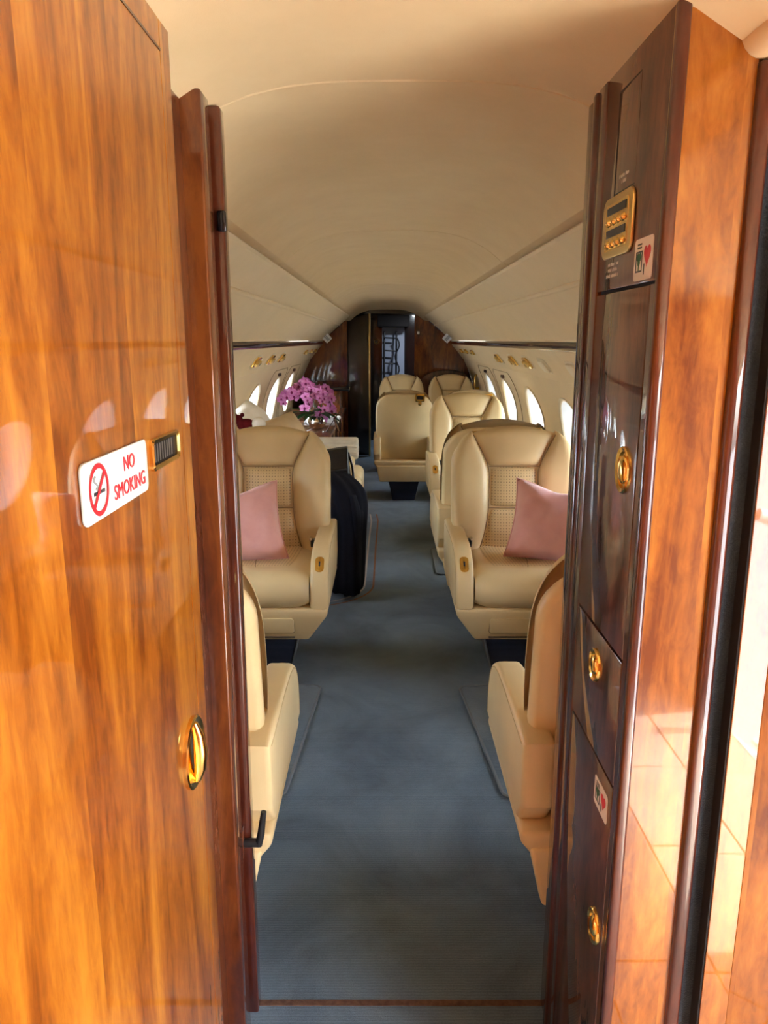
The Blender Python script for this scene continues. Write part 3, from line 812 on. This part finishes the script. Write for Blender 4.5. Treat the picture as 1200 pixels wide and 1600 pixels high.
# cove moulding above the end panel
MB().tube([(.462, .6, 1.842), (.462, 1.034, 1.842)], .028, 20).build('cove_moulding', HEADLINER, ep)

# shell around the vestibule and forward bulkheads facing the cabin
vs_ = struct('wall_vestibule', 'walls enclosing the entry vestibule', 'wall')
MB().box((-1.3, 1.425, 0), (-.36, 1.45, 1.9)).build('forward_bulkhead', W_FAR, vs_)
MB().box((.45, 1.425, 0), (1.3, 1.45, 1.9)).build('forward_bulkhead', W_FAR, vs_)
MB().box((-1.3, YV - .05, -.05), (1.4, YV, 1.95)).build('cockpit_bulkhead', W_FAR, vs_)
MB().box((1.30, YV, -.05), (1.34, -.80, 1.95)).build('entry_wall', SIDEWALL, vs_)
MB().box((1.30, .36, -.05), (1.34, 1.45, 1.95)).build('entry_wall', SIDEWALL, vs_)
MB().box((1.30, -.80, 1.86), (1.34, .36, 1.95)).build('entry_header', SIDEWALL, vs_)

# ------------------------------------------------------------------ executive seats
def back_y(z): return .50 + (z - .45) * .185       # front plane of the backrest shell
def bp(x, z, d):
    wrap = .035 * min(1, abs(x) / .29) ** 3
    return (x, back_y(z) - d - wrap, z)
def ebow(u, p=.32): 
    """0..1..0 cushion profile across a panel with rounded edges"""
    return max(0, 1 - abs(2 * u - 1) ** 4) ** p if p else 1
def puff_patch(pos, nu, nv, amp, base, uvfn=None, p=.45):
    """pos(u,v)->(x,z); cushion surface raised from base at its border"""
    m = MB()
    us = [(1 - math.cos(math.pi * i / nu)) / 2 for i in range(nu + 1)]
    vs = [(1 - math.cos(math.pi * j / nv)) / 2 for j in range(nv + 1)]
    P = []
    for v in vs:
        for u in us:
            x, z = pos(u, v)
            e = (max(0, 1 - abs(2*u - 1) ** 3.2) ** p) * (max(0, 1 - abs(2*v - 1) ** (16 if nv > 20 else 7)) ** p)
            P.append(bp(x, z, base + amp * e))
    F = [(j * (nu + 1) + i, j * (nu + 1) + i + 1, (j + 1) * (nu + 1) + i + 1, (j + 1) * (nu + 1) + i) for j in range(nv) for i in range(nu)]
    b = m.add(P, F)
    if uvfn:
        for j, v in enumerate(vs):
            for i, u in enumerate(us): m.uv[b + j * (nu + 1) + i] = uvfn(*pos(u, v))
    return m
OUT = [(.44, .235), (.52, .268), (.62, .285), (.75, .292), (.88, .290), (.95, .280), (1.00, .262), (1.03, .242), (1.05, .222), (1.066, .200)]
INN = [(.44, .175), (.50, .165), (.60, .135), (.70, .118), (.80, .114), (.905, .119), (1.055, .192)]
def top_curve(x): return 1.088 - .9 * x * x
def tomb(hw, z0, z1, r, n=10):
    pts = [(-hw, z0), (hw, z0), (hw, z1 - r)]
    for k in range(1, n + 1):
        a = R(90 * k / n); pts.append((hw - r + r * math.cos(a), z1 - r + r * .8 * math.sin(a)))
    for k in range(n + 1):
        a = R(90 + 90 * k / n); pts.append((-hw + r + r * math.cos(a), z1 - r + r * .8 * math.sin(a)))
    return pts
def make_seat():
    t = thing('club_chair', 'x', 'chair', group='cream leather cabin seats')
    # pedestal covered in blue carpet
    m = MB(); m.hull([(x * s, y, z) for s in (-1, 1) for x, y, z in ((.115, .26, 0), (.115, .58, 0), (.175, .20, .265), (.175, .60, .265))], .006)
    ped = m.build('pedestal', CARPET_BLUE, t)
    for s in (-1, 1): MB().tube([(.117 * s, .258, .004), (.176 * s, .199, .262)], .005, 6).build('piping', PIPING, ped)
    MB().rbox((.052, .222, .135), (.082, .246, .170), .002).build('data_plate', CREAMPL, ped)
    # seat pan skirt
    m = MB(); m.hull([(x * s, y, z) for s in (-1, 1) for x, y, z in ((.225, .035, .255), (.225, .62, .255), (.308, .0, .375), (.308, .0, .405), (.308, .66, .405), (.308, .66, .375))], .012)
    sk = m.build('skirt', LEATHER, t)
    m = MB(); pm = lambda a, b, d: (a, lerp(.026, .005, (b - .29) / .08) - d, b)
    m.prism([(a, b + .328) for a, b in rrect(.335, .072, .012)], -.004, .010, pm, .003, 2).build('front_pocket', LEATHER, sk)
    MB().tube([pm(a, b + .328, .0005) for a, b in rrect(.339, .076, .013)], .0022, 6, closed=True).build('pocket_seam', SEAM_SHADE, sk)
    MB().rbox((-.17, .018, .270), (.17, .030, .275), .002).build('pocket_slot', DARKSEAM, sk)
    # cushion
    m = MB(); nu, nv = 24, 22
    hw = .233; path = []
    for k in range(15):      # profile (y,z) over the front roll and back along the top
        a = R(-100 + 190 * k / 14)
        path.append((.055 - .085 * math.cos(a), .475 + .080 * math.sin(a)))
    path += [(lerp(.07, .56, k / 10), .555 - .014 * math.sin(math.pi * k / 10) - .02 * k / 10) for k in range(1, 11)]
    xs = [-1, -.985, -.95, -.9, -.8, -.7, -.55, -.35, -.15, 0, .15, .35, .55, .7, .8, .9, .95, .985, 1]
    V = []
    for y, z in path:
        for x in xs:
            e = (1 - abs(x) ** 9)
            edge = .030 * abs(x) ** 7
            cy, cz = .10, .46
            d = Vector((y - cy, z - cz)); L = d.length
            if L > 1e-6 and y < .1: d = d * ((L - edge) / L); V.append((x * hw, cy + d.x, cz + d.y))
            else: V.append((x * hw, y, z - edge + .012 * abs(x) ** 2))
    n_ = len(xs)
    m.add(V, [(j * n_ + i, j * n_ + i + 1, (j + 1) * n_ + i + 1, (j + 1) * n_ + i) for j in range(len(path) - 1) for i in range(n_ - 1)])
    for s in (0, n_ - 1):
        b = [m.v[j * n_ + s] for j in range(len(path))]
        k0 = m.add(b + [(b[0][0], .56, .40)], [])
        m.f.append(tuple(range(k0, k0 + len(b) + 1)) if s == 0 else tuple(range(k0, k0 + len(b) + 1))[::-1])
    cu = m.build('seat_cushion', LEATHER, t, angle=60)
    mm = MB()
    def ci(u, v):
        y = lerp(.115, .52, v); x = lerp(-1, 1, u) * lerp(.145, .168, v)
        zt_ = .555 - .014 * math.sin(math.pi * (y - .07) / .49) - .02 * (y - .07) / .49
        return (x, y, zt_ + .010 * (max(0, 1 - abs(2*u - 1) ** 4) ** .5) * (max(0, 1 - abs(2*v - 1) ** 4) ** .5) - .002 + .012 * (x / .233) ** 2)
    mm.grid(14, 14, ci, uvfn=lambda u, v: (lerp(-12, 12, u), lerp(0, 30, v)))
    mm.build('perforated_insert', LEATHER_P, cu, angle=80)
    MB().tube([(.02 * math.sin(k * .4), lerp(.12, .50, k / 8), ci(.5, k / 8)[2] + .0008) for k in range(9)], .0016, 6).build('centre_seam', SEAM_SHADE, cu)
    # armrests
    prof = [(.0, .405), (.60, .405), (.665, .47), (.665, .630), (.55, .640), (.35, .640), (.20, .637), (.13, .625), (.075, .600), (.035, .560), (.008, .51), (.0, .46)]
    for s in (-1, 1):
        m = MB()
        m.prism(prof, .237 * s, .312 * s, lambda a, b, d: (d, a, b), .014, 3)
        ar = m.build('armrest', LEATHER, t, angle=35)
        MB().tube([(.311 * s, a, b) for a, b in [(.012, .42), (.012, .46), (.02, .51), (.045, .556), (.085, .592), (.14, .614), (.21, .625), (.35, .628), (.64, .619)]], .0020, 6).build('stitch_line', THREAD, ar)
        # gold latch on the front curve
        d = Vector((0, .16, .135)).normalized(); nrm = Vector((0, -.135, .16)).normalized()
        d = Vector((0, .12, .125)).normalized(); M = frame_matrix((.275 * s, .0535, .5795), (1, 0, 0), d)
        lt = MB().prism(rrect(.036, .070, .015, 6), -.006, .002, ID, .002, 2, M).build('latch_plate', GOLD, ar)
        MB().prism(rrect(.024, .048, .010, 6), .002, .0040, ID, .002, 2, M).build('latch_paddle', GOLD, lt)
        MB().prism(rrect(.007, .022, .002, 2), .0040, .0046, ID, M=M).build('latch_slot', BLACKPRINT, lt)
        # seat belt stub
        b_ = MB().rbox((.205 * s if s > 0 else -.238, .40, .555), (.238 if s > 0 else -.205, .445, .590), .006).build('belt_buckle', BLACK, t)
        MB().rbox((.200 * s if s > 0 else -.212, .405, .568), (.212 if s > 0 else -.200, .440, .598), .003).build('belt_tongue', STEEL, b_)
    # backrest cushions
    def bol(s):
        def pos(u, v):
            z = lerp(.44, 1.064, v); a, b = sinterp(INN, z), sinterp(OUT, z)
            x = lerp(a, b, u) if s > 0 else lerp(-b, -a, u)
            return x, z
        return pos
    for s in (-1, 1): puff_patch(bol(s), 16, 34, .056, -.004, p=.42).build('side_bolster', LEATHER, t, angle=80)
    def head(u, v):
        hw_ = lerp(.117, .200, v ** .9); x = lerp(-hw_, hw_, u)
        return x, lerp(.906, top_curve(x), v)
    puff_patch(head, 16, 12, .048, .000).build('headrest_panel', LEATHER, t, angle=80)
    def mid(u, v):
        z = lerp(.716, .903, v); a = sinterp(INN, z) - .001; return lerp(-a, a, u), z
    puff_patch(mid, 14, 12, .034, .000, uvfn=lambda x, z: (x * 75, z * 75)).build('perforated_panel', LEATHER_P, t, angle=80)
    def low(u, v):
        z = lerp(.46, .713, v); a = sinterp(INN, z) - .001; return lerp(-a, a, u), z
    puff_patch(low, 14, 12, .034, .000, uvfn=lambda x, z: (x * 75, z * 75)).build('lumbar_panel', LEATHER_P, t, angle=80)
    for s in (-1, 1):
        MB().tube([bp(s * sinterp(INN, z), z, .026 if z < .9 else .030) for z in [lerp(.46, 1.05, k / 30) for k in range(31)]], .0026, 6).build('seam', SEAM_SHADE, t)
    for z in (.7145, .9045): MB().tube([bp(x, z, .024) for x in [lerp(-.117, .117, k / 8) for k in range(9)]], .0026, 6).build('seam', SEAM_SHADE, t)
    # back shell
    m = MB()
    hw2, n2 = .298, 12
    poly = tomb(.285, .36, 1.080, .17)
    fn = lambda a, b, d: (a, back_y(b) + d - (.030 * min(1, abs(a) / .29) ** 3), b)
    # ring loft: front edge, swelling middle, back face
    rings = []
    for sc, d in ((.93, .006), (.975, .006), (1.0, .03), (1.008, .062), (.985, .080), (.95, .088)):
        rings.append([fn(a * sc, .72 + (b - .72) * (1 + (sc - 1) * .8), d) for a, b in poly])
    m.loft(rings, cap=True)
    sh = m.build('back_shell', LEATHER, t, angle=50, recalc=True)
    # lower back skirt and seam
    m = MB(); m.hull([(x * s, y, z) for s in (-1, 1) for x, y, z in ((.25, .60, .20), (.25, .655, .20), (.285, .60, .36), (.285, .665, .36))], .01)
    m.build('lower_back', LEATHER, t)
    MB().tube([(-.27, back_y(.42) + .092, .42), (.27, back_y(.42) + .092, .42)], .0025, 6).build('back_seam', SEAM_SHADE, sh)
    # shoulder harness guide on top of the shell
    M = frame_matrix((-.155, back_y(1.02) + .083, 1.015), (-1, 0, 0), (0, .17, 1))
    ring_prism(MB(), rrect(.094, .076, .012), rrect(.056, .034, .006), 0, .006, M).build('harness_guide', GOLD, sh, recalc=True)
    MB().prism(rrect(.060, .040, .004), .0, .001, ID, M=M).build('harness_slot', BLACKPRINT, sh)
    MB().prism(rrect(.034, .040, .012), .002, .008, lambda a, b, d: (a, b - .055, d), .002, 2, M).build('harness_buckle', GOLD, sh)
    return t
seat0 = make_seat()
SEATS = [
 (( .605, 2.95), 0,   'cream leather seat with a pink cushion, beside the rosewood cabinet door with gold pull'),
 ((-.540, 2.95), 0,   'cream leather seat with a pink cushion, in front of the black jacket'),
 (( .617, 2.07), 180, 'cream leather seat cut off by the rosewood cabinet jamb, its back to the doorway'),
 ((-.560, 2.06), 180, 'cream leather seat cut off by the stepped jamb near the black lever catch'),
 (( .590, 4.50), 180, 'aft-facing cream seat mostly hidden behind the front seat opposite the jacket'),
 (( .640, 5.30), 0,   'empty cream seat with gold armrest latch in the middle of the window row'),
 (( .185, 7.62), 180, 'cream seat seen from behind, standing beside the aisle with a gold harness guide'),
 (( .800, 7.62), 180, 'cream seat seen from behind, hidden next to the window behind the middle seat'),
 (( .205, 8.42), 0,   'rearmost cream seat by the aisle, below the hanging ladder'),
 (( .780, 8.42), 0,   'rearmost cream seat by the window, before the arched dark headboard'),
]
for i, ((x, y), rz, lab) in enumerate(SEATS):
    o = seat0 if i == 0 else copy_tree(seat0)
    o.location = (x, y, 0); o.rotation_euler = (0, 0, R(rz)); o['label'] = lab
    if x < 0: o.scale = (-1, 1, 1)
    if y < 2.5: o.scale = (1, .84, .98)
    if y > 7: o.scale = (.9, 1, .955 if rz else 1)
# dark arched headboard behind the rear window seat
hb = MB(); pts = [(-.31, .75)] + [(-.33 * math.cos(math.pi * k / 20), .98 + .14 * math.sin(math.pi * k / 20)) for k in range(21)] + [(.31, .75)]
hb.prism(pts, 9.52, 9.60, lambda a, b, d: (.77 + a * .93, d, b), .01, 2)
tag(hb.build('headboard', W_DARK), 'dark arched wood headboard behind the rear window seat', 'headboard')
pc = MB().rbox((.762, 9.54, 0), (.838, 9.58, .75), .006).build('post', W_DARK, [o for o in COL.objects if o.name == 'headboard'][0])
gh = thing('grab_handle', 'small gold grab handle on the sidewall beyond the rear window seat', 'handle', (1.075, 8.95, .93))
MB().tube([(.03, 0, 0), (-.01, 0, 0), (-.02, 0, .02), (-.02, 0, .13), (-.01, 0, .15), (.03, 0, .15)], .012, 8).build('grip', GOLD, gh)

# ------------------------------------------------------------------ floor mats
def floor_mat(cx, cy, wx_, wy, rz, label):
    t = thing('floor_mat', label, 'mat', (cx, cy, 0), (0, 0, R(rz)), 'slate carpet floor mats')
    m = MB().prism(rrect(wx_, wy, .03, 5), .001, .012, ID, .003, 2).build('mat', MATC, t)
    MB().tube([(a, b, .010) for a, b in rrect(wx_, wy, .03, 5)], .006, 6, closed=True).build('edge_binding', PIPING, t)
floor_mat(-.66, 2.68, .72, .82, -4, 'slate blue floor mat between the two seats near the black lever')
floor_mat(.72, 2.68, .72, .82, 5, 'slate blue floor mat between the two seats next to the rosewood cabinet')
floor_mat(.70, 5.0, .72, .62, 0, 'slate blue floor mat between the aft-facing seat and the middle seat')

# ------------------------------------------------------------------ cushions
def pillow(name, mat, size, thick, M, label, cat, group=None, pinch=.10, piping=True, seed=0):
    t = thing(name, label, cat, M.translation, M.to_euler(), group)
    rnd = random.Random(seed); ph = [rnd.uniform(0, 6) for _ in range(6)]
    n = 22; m = MB()
    def xy(u, v):
        a, b = 2*u - 1, 2*v - 1
        k = 1 - pinch * (1 - a*a*0) * (1 - b*b) * abs(a) ** 2 * .6
        k2 = 1 - pinch * (1 - a*a) * abs(b) ** 2 * .6
        chop = (.09 * size[1] * math.exp(-(a / .42) ** 2) * max(0, b) ** 3) if piping else 0
        return a * size[0] / 2 * k, b * size[1] / 2 * k2 - chop
    def f(s):
        def g(u, v):
            x, y = xy(u, v); a, b = 2*u - 1, 2*v - 1
            e = (max(0, 1 - a**4) * max(0, 1 - b**4)) ** .55
            wr = .012 * math.sin(a * 5 + b * 7 + ph[0]) * e * (abs(a) + abs(b)) + .006 * math.sin(a * 11 - b * 6 + ph[1]) * e
            return (x, y, s * thick / 2 * e + s * wr * .6)
        return g
    m.grid(n, n, f(1)); 
    k = len(m.f); m.grid(n, n, f(-1)); m.f[k:] = [q[::-1] for q in m.f[k:]]
    m.build('cover', mat, t, angle=180)
    if piping:
        ring = [xy(i / n, 0) for i in range(n)] + [xy(1, i / n) for i in range(n)] + [xy(1 - i / n, 1) for i in range(n)] + [xy(0, 1 - i / n) for i in range(n)]
        MB().tube([(a, b, 0) for a, b in ring], .004, 6, closed=True).build('piping', mat, t)
    return t
def pose(loc, rz, tilt, roll=0):
    return Matrix.Translation(loc) @ Matrix.Rotation(R(rz), 4, 'Z') @ Matrix.Rotation(R(90 - tilt), 4, 'X') @ Matrix.Rotation(R(roll), 4, 'Z')
pillow('throw_pillow', PINK, (.40, .36), .20, pose((.755, 3.25, .690), -8, 26, -8), 'dusty pink velvet cushion on the seat next to the rosewood cabinet', 'cushion', 'pink velvet cushions', .17, seed=1)
pillow('throw_pillow', PINK, (.38, .36), .19, pose((-.635, 3.25, .685), 10, 26, 6), 'dusty pink velvet cushion on the seat before the jacket', 'cushion', 'pink velvet cushions', .17, seed=2)

# ------------------------------------------------------------------ divan
dv = thing('divan', 'cream upholstered divan with a pleated roll arm along the sidewall', 'sofa', (-.6, 5.1, 0))
X = lambda x: x + .6
Yd = lambda y: y - 5.1
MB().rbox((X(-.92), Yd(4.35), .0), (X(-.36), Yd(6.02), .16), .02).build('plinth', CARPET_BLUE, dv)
MB().rbox((X(-.95), Yd(4.33), .16), (X(-.22), Yd(6.02), .30), .02).build('base', LEATHER, dv)
for k in range(3):
    MB().rbox((X(-.86), Yd(4.33 + k * .52), .30), (X(-.155), Yd(4.33 + k * .52 + .515), .535), .055, 5).build('seat_cushion', LEATHER, dv)
    MB().rbox((-.17, -.25, -.09), (.17, .25, .09), .06, 5, Matrix.Translation((X(-.90), Yd(4.59 + k * .52), .66)) @ Matrix.Rotation(R(90), 4, 'Y') @ Matrix.Rotation(R(12), 4, 'Y')).build('back_cushion', LEATHER, dv)
def roll_arm(y):
    m = MB(); n = 72
    def ring(x, sc): return [(X(x), Yd(y) + (.085 + .003 * math.cos(24 * a)) * sc * math.cos(a), .648 + (.085 + .003 * math.cos(24 * a)) * sc * math.sin(a)) for a in [2*math.pi*j/n for j in range(n)]]
    m.loft([ring(-.98, 1), ring(-.22, 1), ring(-.205, .93), ring(-.200, .7), ring(-.206, .3), ring(-.204, .12)])
    a_ = m.build('roll_arm', PLEAT, dv, angle=60)
    MB().tube([(X(-.207), Yd(y), .648), (X(-.196), Yd(y), .648)], .016, 12).build('button', PLEAT, a_)
    MB().rbox((X(-.96), Yd(y) - .07, .28), (X(-.23), Yd(y) + .07, .62), .03).build('arm_body', LEATHER, dv)
roll_arm(5.95)

# cushions lying on the divan back, against the windows
pillow('divan_cushion', CUSHC, (.50, .46), .20, pose((-.62, 4.62, .80), 55, 25, 8), 'large cream cushion rising behind the seat before the jacket', 'cushion', 'divan cushions', .06, False, 3)
pillow('divan_cushion', CUSHW, (.46, .42), .20, pose((-.86, 4.98, .86), 62, 34, 20), 'white sunlit pillow propped under the oval window', 'cushion', 'divan cushions', .06, False, 4)
pillow('divan_cushion', CUSHC, (.48, .42), .18, pose((-.885, 4.33, .80), 70, 22, 3), 'cream cushion at the near end of the divan under the plush toy', 'cushion', 'divan cushions', .06, False, 5)
# plush toy
pt = thing('plush_toy', 'small dark red and white plush toy lying on the divan cushions', 'toy', (-.79, 4.36, 1.0))
def blob(m, c, r, sq=(1, 1, 1), n=12):
    rings = []
    for i in range(1, n):
        a = math.pi * i / n
        rings.append([(c[0] + r * sq[0] * math.sin(a) * math.cos(2*math.pi*j/16), c[1] + r * sq[1] * math.sin(a) * math.sin(2*math.pi*j/16), c[2] + r * sq[2] * math.cos(a)) for j in range(16)])
    m.loft(rings); return m
m = MB(); blob(m, (0, 0, .005), .045, (1.2, .9, .8)); blob(m, (-.045, .0, .035), .028); blob(m, (-.06, 0, .06), .012); blob(m, (-.02, 0, .062), .012); m.build('body', DARKRED, pt, angle=180, recalc=True)
m = MB(); blob(m, (.075, -.01, .012), .040); m.build('head', CUSHW, pt, angle=180, recalc=True)
m = MB(); blob(m, (.03, -.03, -.02), .025, (1.4, 1, .7)); m.build('foot', BLACK, pt, angle=180, recalc=True)

# ------------------------------------------------------------------ black bag and the jacket draped over it
bag = thing('leather_bag', 'glossy black leather bag standing on the divan behind the jacket', 'bag', (-.285, 4.44, .535))
m = MB(); m.hull([(x, y, z) for x, y, z in ((-.22, -.08, 0), (.105, -.08, 0), (-.22, .08, 0), (.105, .08, 0), (-.20, -.04, .285), (.070, -.04, .325), (-.20, .04, .285), (.070, .04, .325))], .02, 4)
bb = m.build('body', BAGL, bag)
m = MB(); m.hull([(x, y, z) for x, y, z in ((-.205, -.084, .12), (.085, -.084, .14), (-.198, -.050, .292), (.073, -.050, .335), (-.198, .04, .292), (.073, .04, .335))], .01, 3); m.build('flap', BAGL, bag)
MB().tube([(-.19, -.082, .19), (-.06, -.083, .195), (.07, -.080, .21)], .006, 6).build('seam', BLACKPRINT, bag)
MB().tube([(.075, 0, .30), (.098, -.01, .22), (.11, -.03, .10), (.112, -.05, .02)], .007, 8).build('strap', BAGL, bag)
jk = thing('jacket', 'black wool jacket draped over the bag and hanging to the carpet', 'jacket', (-.255, 4.30, 0))
def cloth_loft(rows, n=40, folds=5, amp=.012, seed=0):
    rnd = random.Random(seed); ph = rnd.uniform(0, 6); rings = []
    for i, (cx, cy, cz, rx, ry) in enumerate(rows):
        ring = []
        for j in range(n):
            a = 2 * math.pi * j / n
            f_ = 1 + amp / max(rx, .02) * (math.sin(folds * a + ph + cz * 5) + .6 * math.sin((folds * 2 + 1) * a + cz * 11 + i * .15))
            ring.append((cx + rx * f_ * math.cos(a), cy + ry * f_ * math.sin(a), cz + .012 * math.sin(a * 2 + ph) * (1 if i else .3)))
        rings.append(ring)
    return rings
def dense(rows, k=6):
    out = []
    for q in range(5):
        pass
    ts = [i / (len(rows) - 1) for i in range(len(rows))]
    for s_ in range((len(rows) - 1) * k + 1):
        t_ = s_ / ((len(rows) - 1) * k)
        out.append(tuple(sinterp([(ts[i], rows[i][c]) for i in range(len(rows))], t_) for c in range(5)))
    return out
rows = dense([(-.09, .10, .755, .03, .03), (-.06, .06, .73, .10, .06), (.00, .02, .66, .125, .10), (.035, .0, .56, .115, .12), (.045, .0, .40, .095, .13), (.035, -.02, .22, .10, .13), (.025, -.03, .06, .10, .12), (.025, -.03, .045, .05, .08)])
MB().loft(cloth_loft(rows, 48, 5, .009, 2)).build('body', JACKET, jk, angle=180, recalc=True)
rows = dense([(.055, -.04, .62, .05, .06), (.075, -.07, .52, .055, .065), (.078, -.08, .35, .045, .055), (.070, -.09, .18, .045, .052), (.066, -.09, .055, .05, .05), (.066, -.09, .045, .02, .03)])
MB().loft(cloth_loft(rows, 32, 4, .006, 5)).build('sleeve', JACKET, jk, angle=180, recalc=True)
rows = dense([(.0, .16, .68, .05, .06), (.06, .14, .60, .05, .07), (.085, .12, .45, .04, .06), (.08, .11, .30, .035, .05), (.08, .11, .29, .01, .02)])
MB().loft(cloth_loft(rows, 32, 4, .006, 9)).build('sleeve', JACKET, jk, angle=180, recalc=True)

# ------------------------------------------------------------------ credenza with the orchid
cr = thing('credenza', 'long glossy wood credenza carrying the orchid bowl', 'cabinet', (-.70, 7.35, 0))
MB().rbox((-.215, -1.22, .0), (.24, 1.42, .695), .015).build('body', W_FAR, cr)
MB().rbox((-.32, -1.26, .695), (.27, 1.44, .725), .012).build('top', wood('wood_credenza_top', (.08, .02, .006), (.20, .055, .012), (.30, .10, .02), leaf=.01), cr)
for k in range(4):
    d = MB().rbox((.238, -1.18 + k * .64, .06), (.248, -1.18 + k * .64 + .62, .67), .004).build('door', W_FAR, cr)
    MB().tube([(.252, -1.18 + k * .64 + .56, .36), (.252, -1.18 + k * .64 + .56, .46)], .007, 8).build('pull', GOLD, d)
bw = MB(); prof = [(.045, 0), (.075, .02), (.098, .055), (.102, .085), (.092, .115), (.080, .13), (.076, .128), (.088, .1), (.09, .08), (.05, .03)]
n = 36
bw.loft([[(r_ * math.cos(2*math.pi*j/n), r_ * math.sin(2*math.pi*j/n), z) for j in range(n)] for r_, z in prof])
bo = bw.build('flower_bowl', SILVER, None, angle=60, recalc=True); bo.location = (-.585, 6.62, .7265); bo.scale = (.85, .85, .85)
tag(bo, 'round polished silver bowl under the pink orchid on the credenza', 'bowl')
orc = thing('orchid', 'pink moth orchid in full bloom standing in the silver bowl', 'plant', (-.585, 6.62, .80))
# blossom: five petals and a lip
def blossom_mesh():
    m = MB(); 
    for k, (ang, L, W) in enumerate(((90, .034, .022), (210, .033, .021), (330, .033, .021), (165, .036, .034), (15, .036, .034))):
        a = R(ang); c, s = math.cos(a), math.sin(a); pts = []
        nu, nv = 4, 5
        def f(u, v):
            l_ = v * L; w_ = (u - .5) * 2 * W * .5 * max(.12, math.sin(math.pi * min(1, .10 + v * .86)))
            z = .006 * v - .010 * v * v + .006 * (2*u - 1) ** 2 * v
            return (l_ * c - w_ * s, l_ * s + w_ * c, z + (.002 if k > 2 else 0))
        m.grid(nu, nv, f)
    return m
b0 = blossom_mesh().build('blossom', PETAL, orc, angle=180)
lipm = MB(); blob(lipm, (0, -.004, .006), .0075, (1, 1.3, 1), 6); l0 = lipm.build('lip', LIP, b0, angle=180)
stems = []
rnd = random.Random(11)
def arch(p0, pk, p1, n=18):
    P0, P1, P2 = Vector(p0), Vector(pk), Vector(p1)
    return [P0 * (1 - t)**2 + P1 * 2 * t * (1 - t) + P2 * t * t for t in [i / n for i in range(n + 1)]]
# stems arch up from the bowl, towards the window and out over the credenza edge
curves = [arch((0, 0, 0), (-.13, -.02, .34), (-.30, -.04, .17)), arch((.01, .01, 0), (-.03, .02, .46), (-.20, .03, .22)),
          arch((0, -.01, 0), (.02, -.03, .46), (.06, -.06, .04)), arch((.01, 0, 0), (.05, .02, .46), (.13, .02, .10)),
          arch((0, .01, 0), (-.05, -.05, .44), (-.06, -.10, .14))]
first = True
for ci_, cv in enumerate(curves):
    MB().tube(cv, .0035, 6).build('stem', STEM, orc)
    for k in range(8, 19):
        for rep in range(1 + (k % 2)):
            p = cv[k] + Vector((rnd.uniform(-.03, .03), rnd.uniform(-.04, .03), rnd.uniform(-.03, .03)))
            b = b0 if first else b0.copy()
            if not first:
                COL.objects.link(b); b.parent = orc
                l_ = l0.copy(); COL.objects.link(l_); l_.parent = b
            first = False
            b.location = p
            fdir = Vector((.25 + rnd.uniform(-.4, .4), -1, .15 + rnd.uniform(-.5, .3))).normalized()
            b.rotation_euler = (fdir.to_track_quat('Z', 'Y').to_matrix() @ Matrix.Rotation(rnd.uniform(-.4, .4), 3, 'Z')).to_euler()
            s_ = rnd.uniform(1.0, 1.45); b.scale = (s_, s_, s_)
for k, (a, L, dr_) in enumerate(((200, .22, .02), (250, .18, -.02), (300, .20, .0), (340, .17, -.05), (170, .16, .06), (20, .15, 0), (280, .15, .08), (225, .2, -.05))):
    def f(u, v, a=R(a), L=L, dr_=dr_):
        L = L * 1.35; l_ = v * L; w_ = (2*u - 1) * .038 * math.sin(math.pi * (.08 + .90 * v)) 
        z = .05 + .30 * l_ * (1 - 1.0 * v * 1.3) + dr_ * v * v + abs(2*u - 1) * .010
        return (l_ * math.cos(a) - w_ * math.sin(a), l_ * math.sin(a) + w_ * math.cos(a), z)
    MB().grid(6, 10, f).build('leaf', LEAF, orc, angle=180)
# menu folder leaning beside the bowl, and a white tray
fo = thing('folder_stand', 'brown wooden menu board leaning on the credenza beside the bowl', 'board', (-.455, 6.45, .726))
MB().rbox((-.004, -.10, 0), (.004, .10, .235), .003, 2, Matrix.Translation((-.03, 0, 0.003)) @ Matrix.Rotation(R(34), 4, 'Y')).build('board', W_RED, fo)
MB().rbox((-.004, -.10, 0), (.004, .10, .12), .003, 2, Matrix.Translation((.075, 0, 0.003)) @ Matrix.Rotation(R(-20), 4, 'Y')).build('prop', W_RED, fo)
ty = thing('serving_tray', 'white rectangular tray behind the orchid on the credenza', 'tray', (-.58, 7.25, .7265))
MB().rbox((-.16, -.22, 0), (.16, .22, .02), .008).build('base', WHITE, ty)
MB().tube([(a, b, .024) for a, b in rrect(.30, .42, .03)], .008, 8, closed=True).build('rim', WHITE, ty)

# ------------------------------------------------------------------ the open airstair outside the entry door
st = thing('airstair', 'white folding airstair lowered outside the entry door', 'stairs', (1.36, -.22, 0))
MB().hull([(0, y, z) for y in (-.5, .5) for z in (-.02, -.14)] + [(2.3, y, z) for y in (-.5, .5) for z in (-2.08, -2.19)]).build('stringer_panel', WHITE, st, smooth=False)
for k in range(9):
    MB().rbox((.04 + k * .25, -.40, -.03 - k * .225), (.30 + k * .25, .40, .0 - k * .225), .006, 2).build('tread', WHITE, st)
for s_ in (-1, 1):
    for k in (0, 4, 8): MB().tube([(.15 + k * .25, .46 * s_, -.1 - k * .225), (.15 + k * .25, .46 * s_, .78 - k * .225)], .018, 10).build('post', WHITE, st)
    MB().tube([(.0, .46 * s_, .86), (.15, .46 * s_, .80), (2.15, .46 * s_, -1.0), (2.3, .46 * s_, -1.2)], .024, 12).build('handrail', WHITE, st)
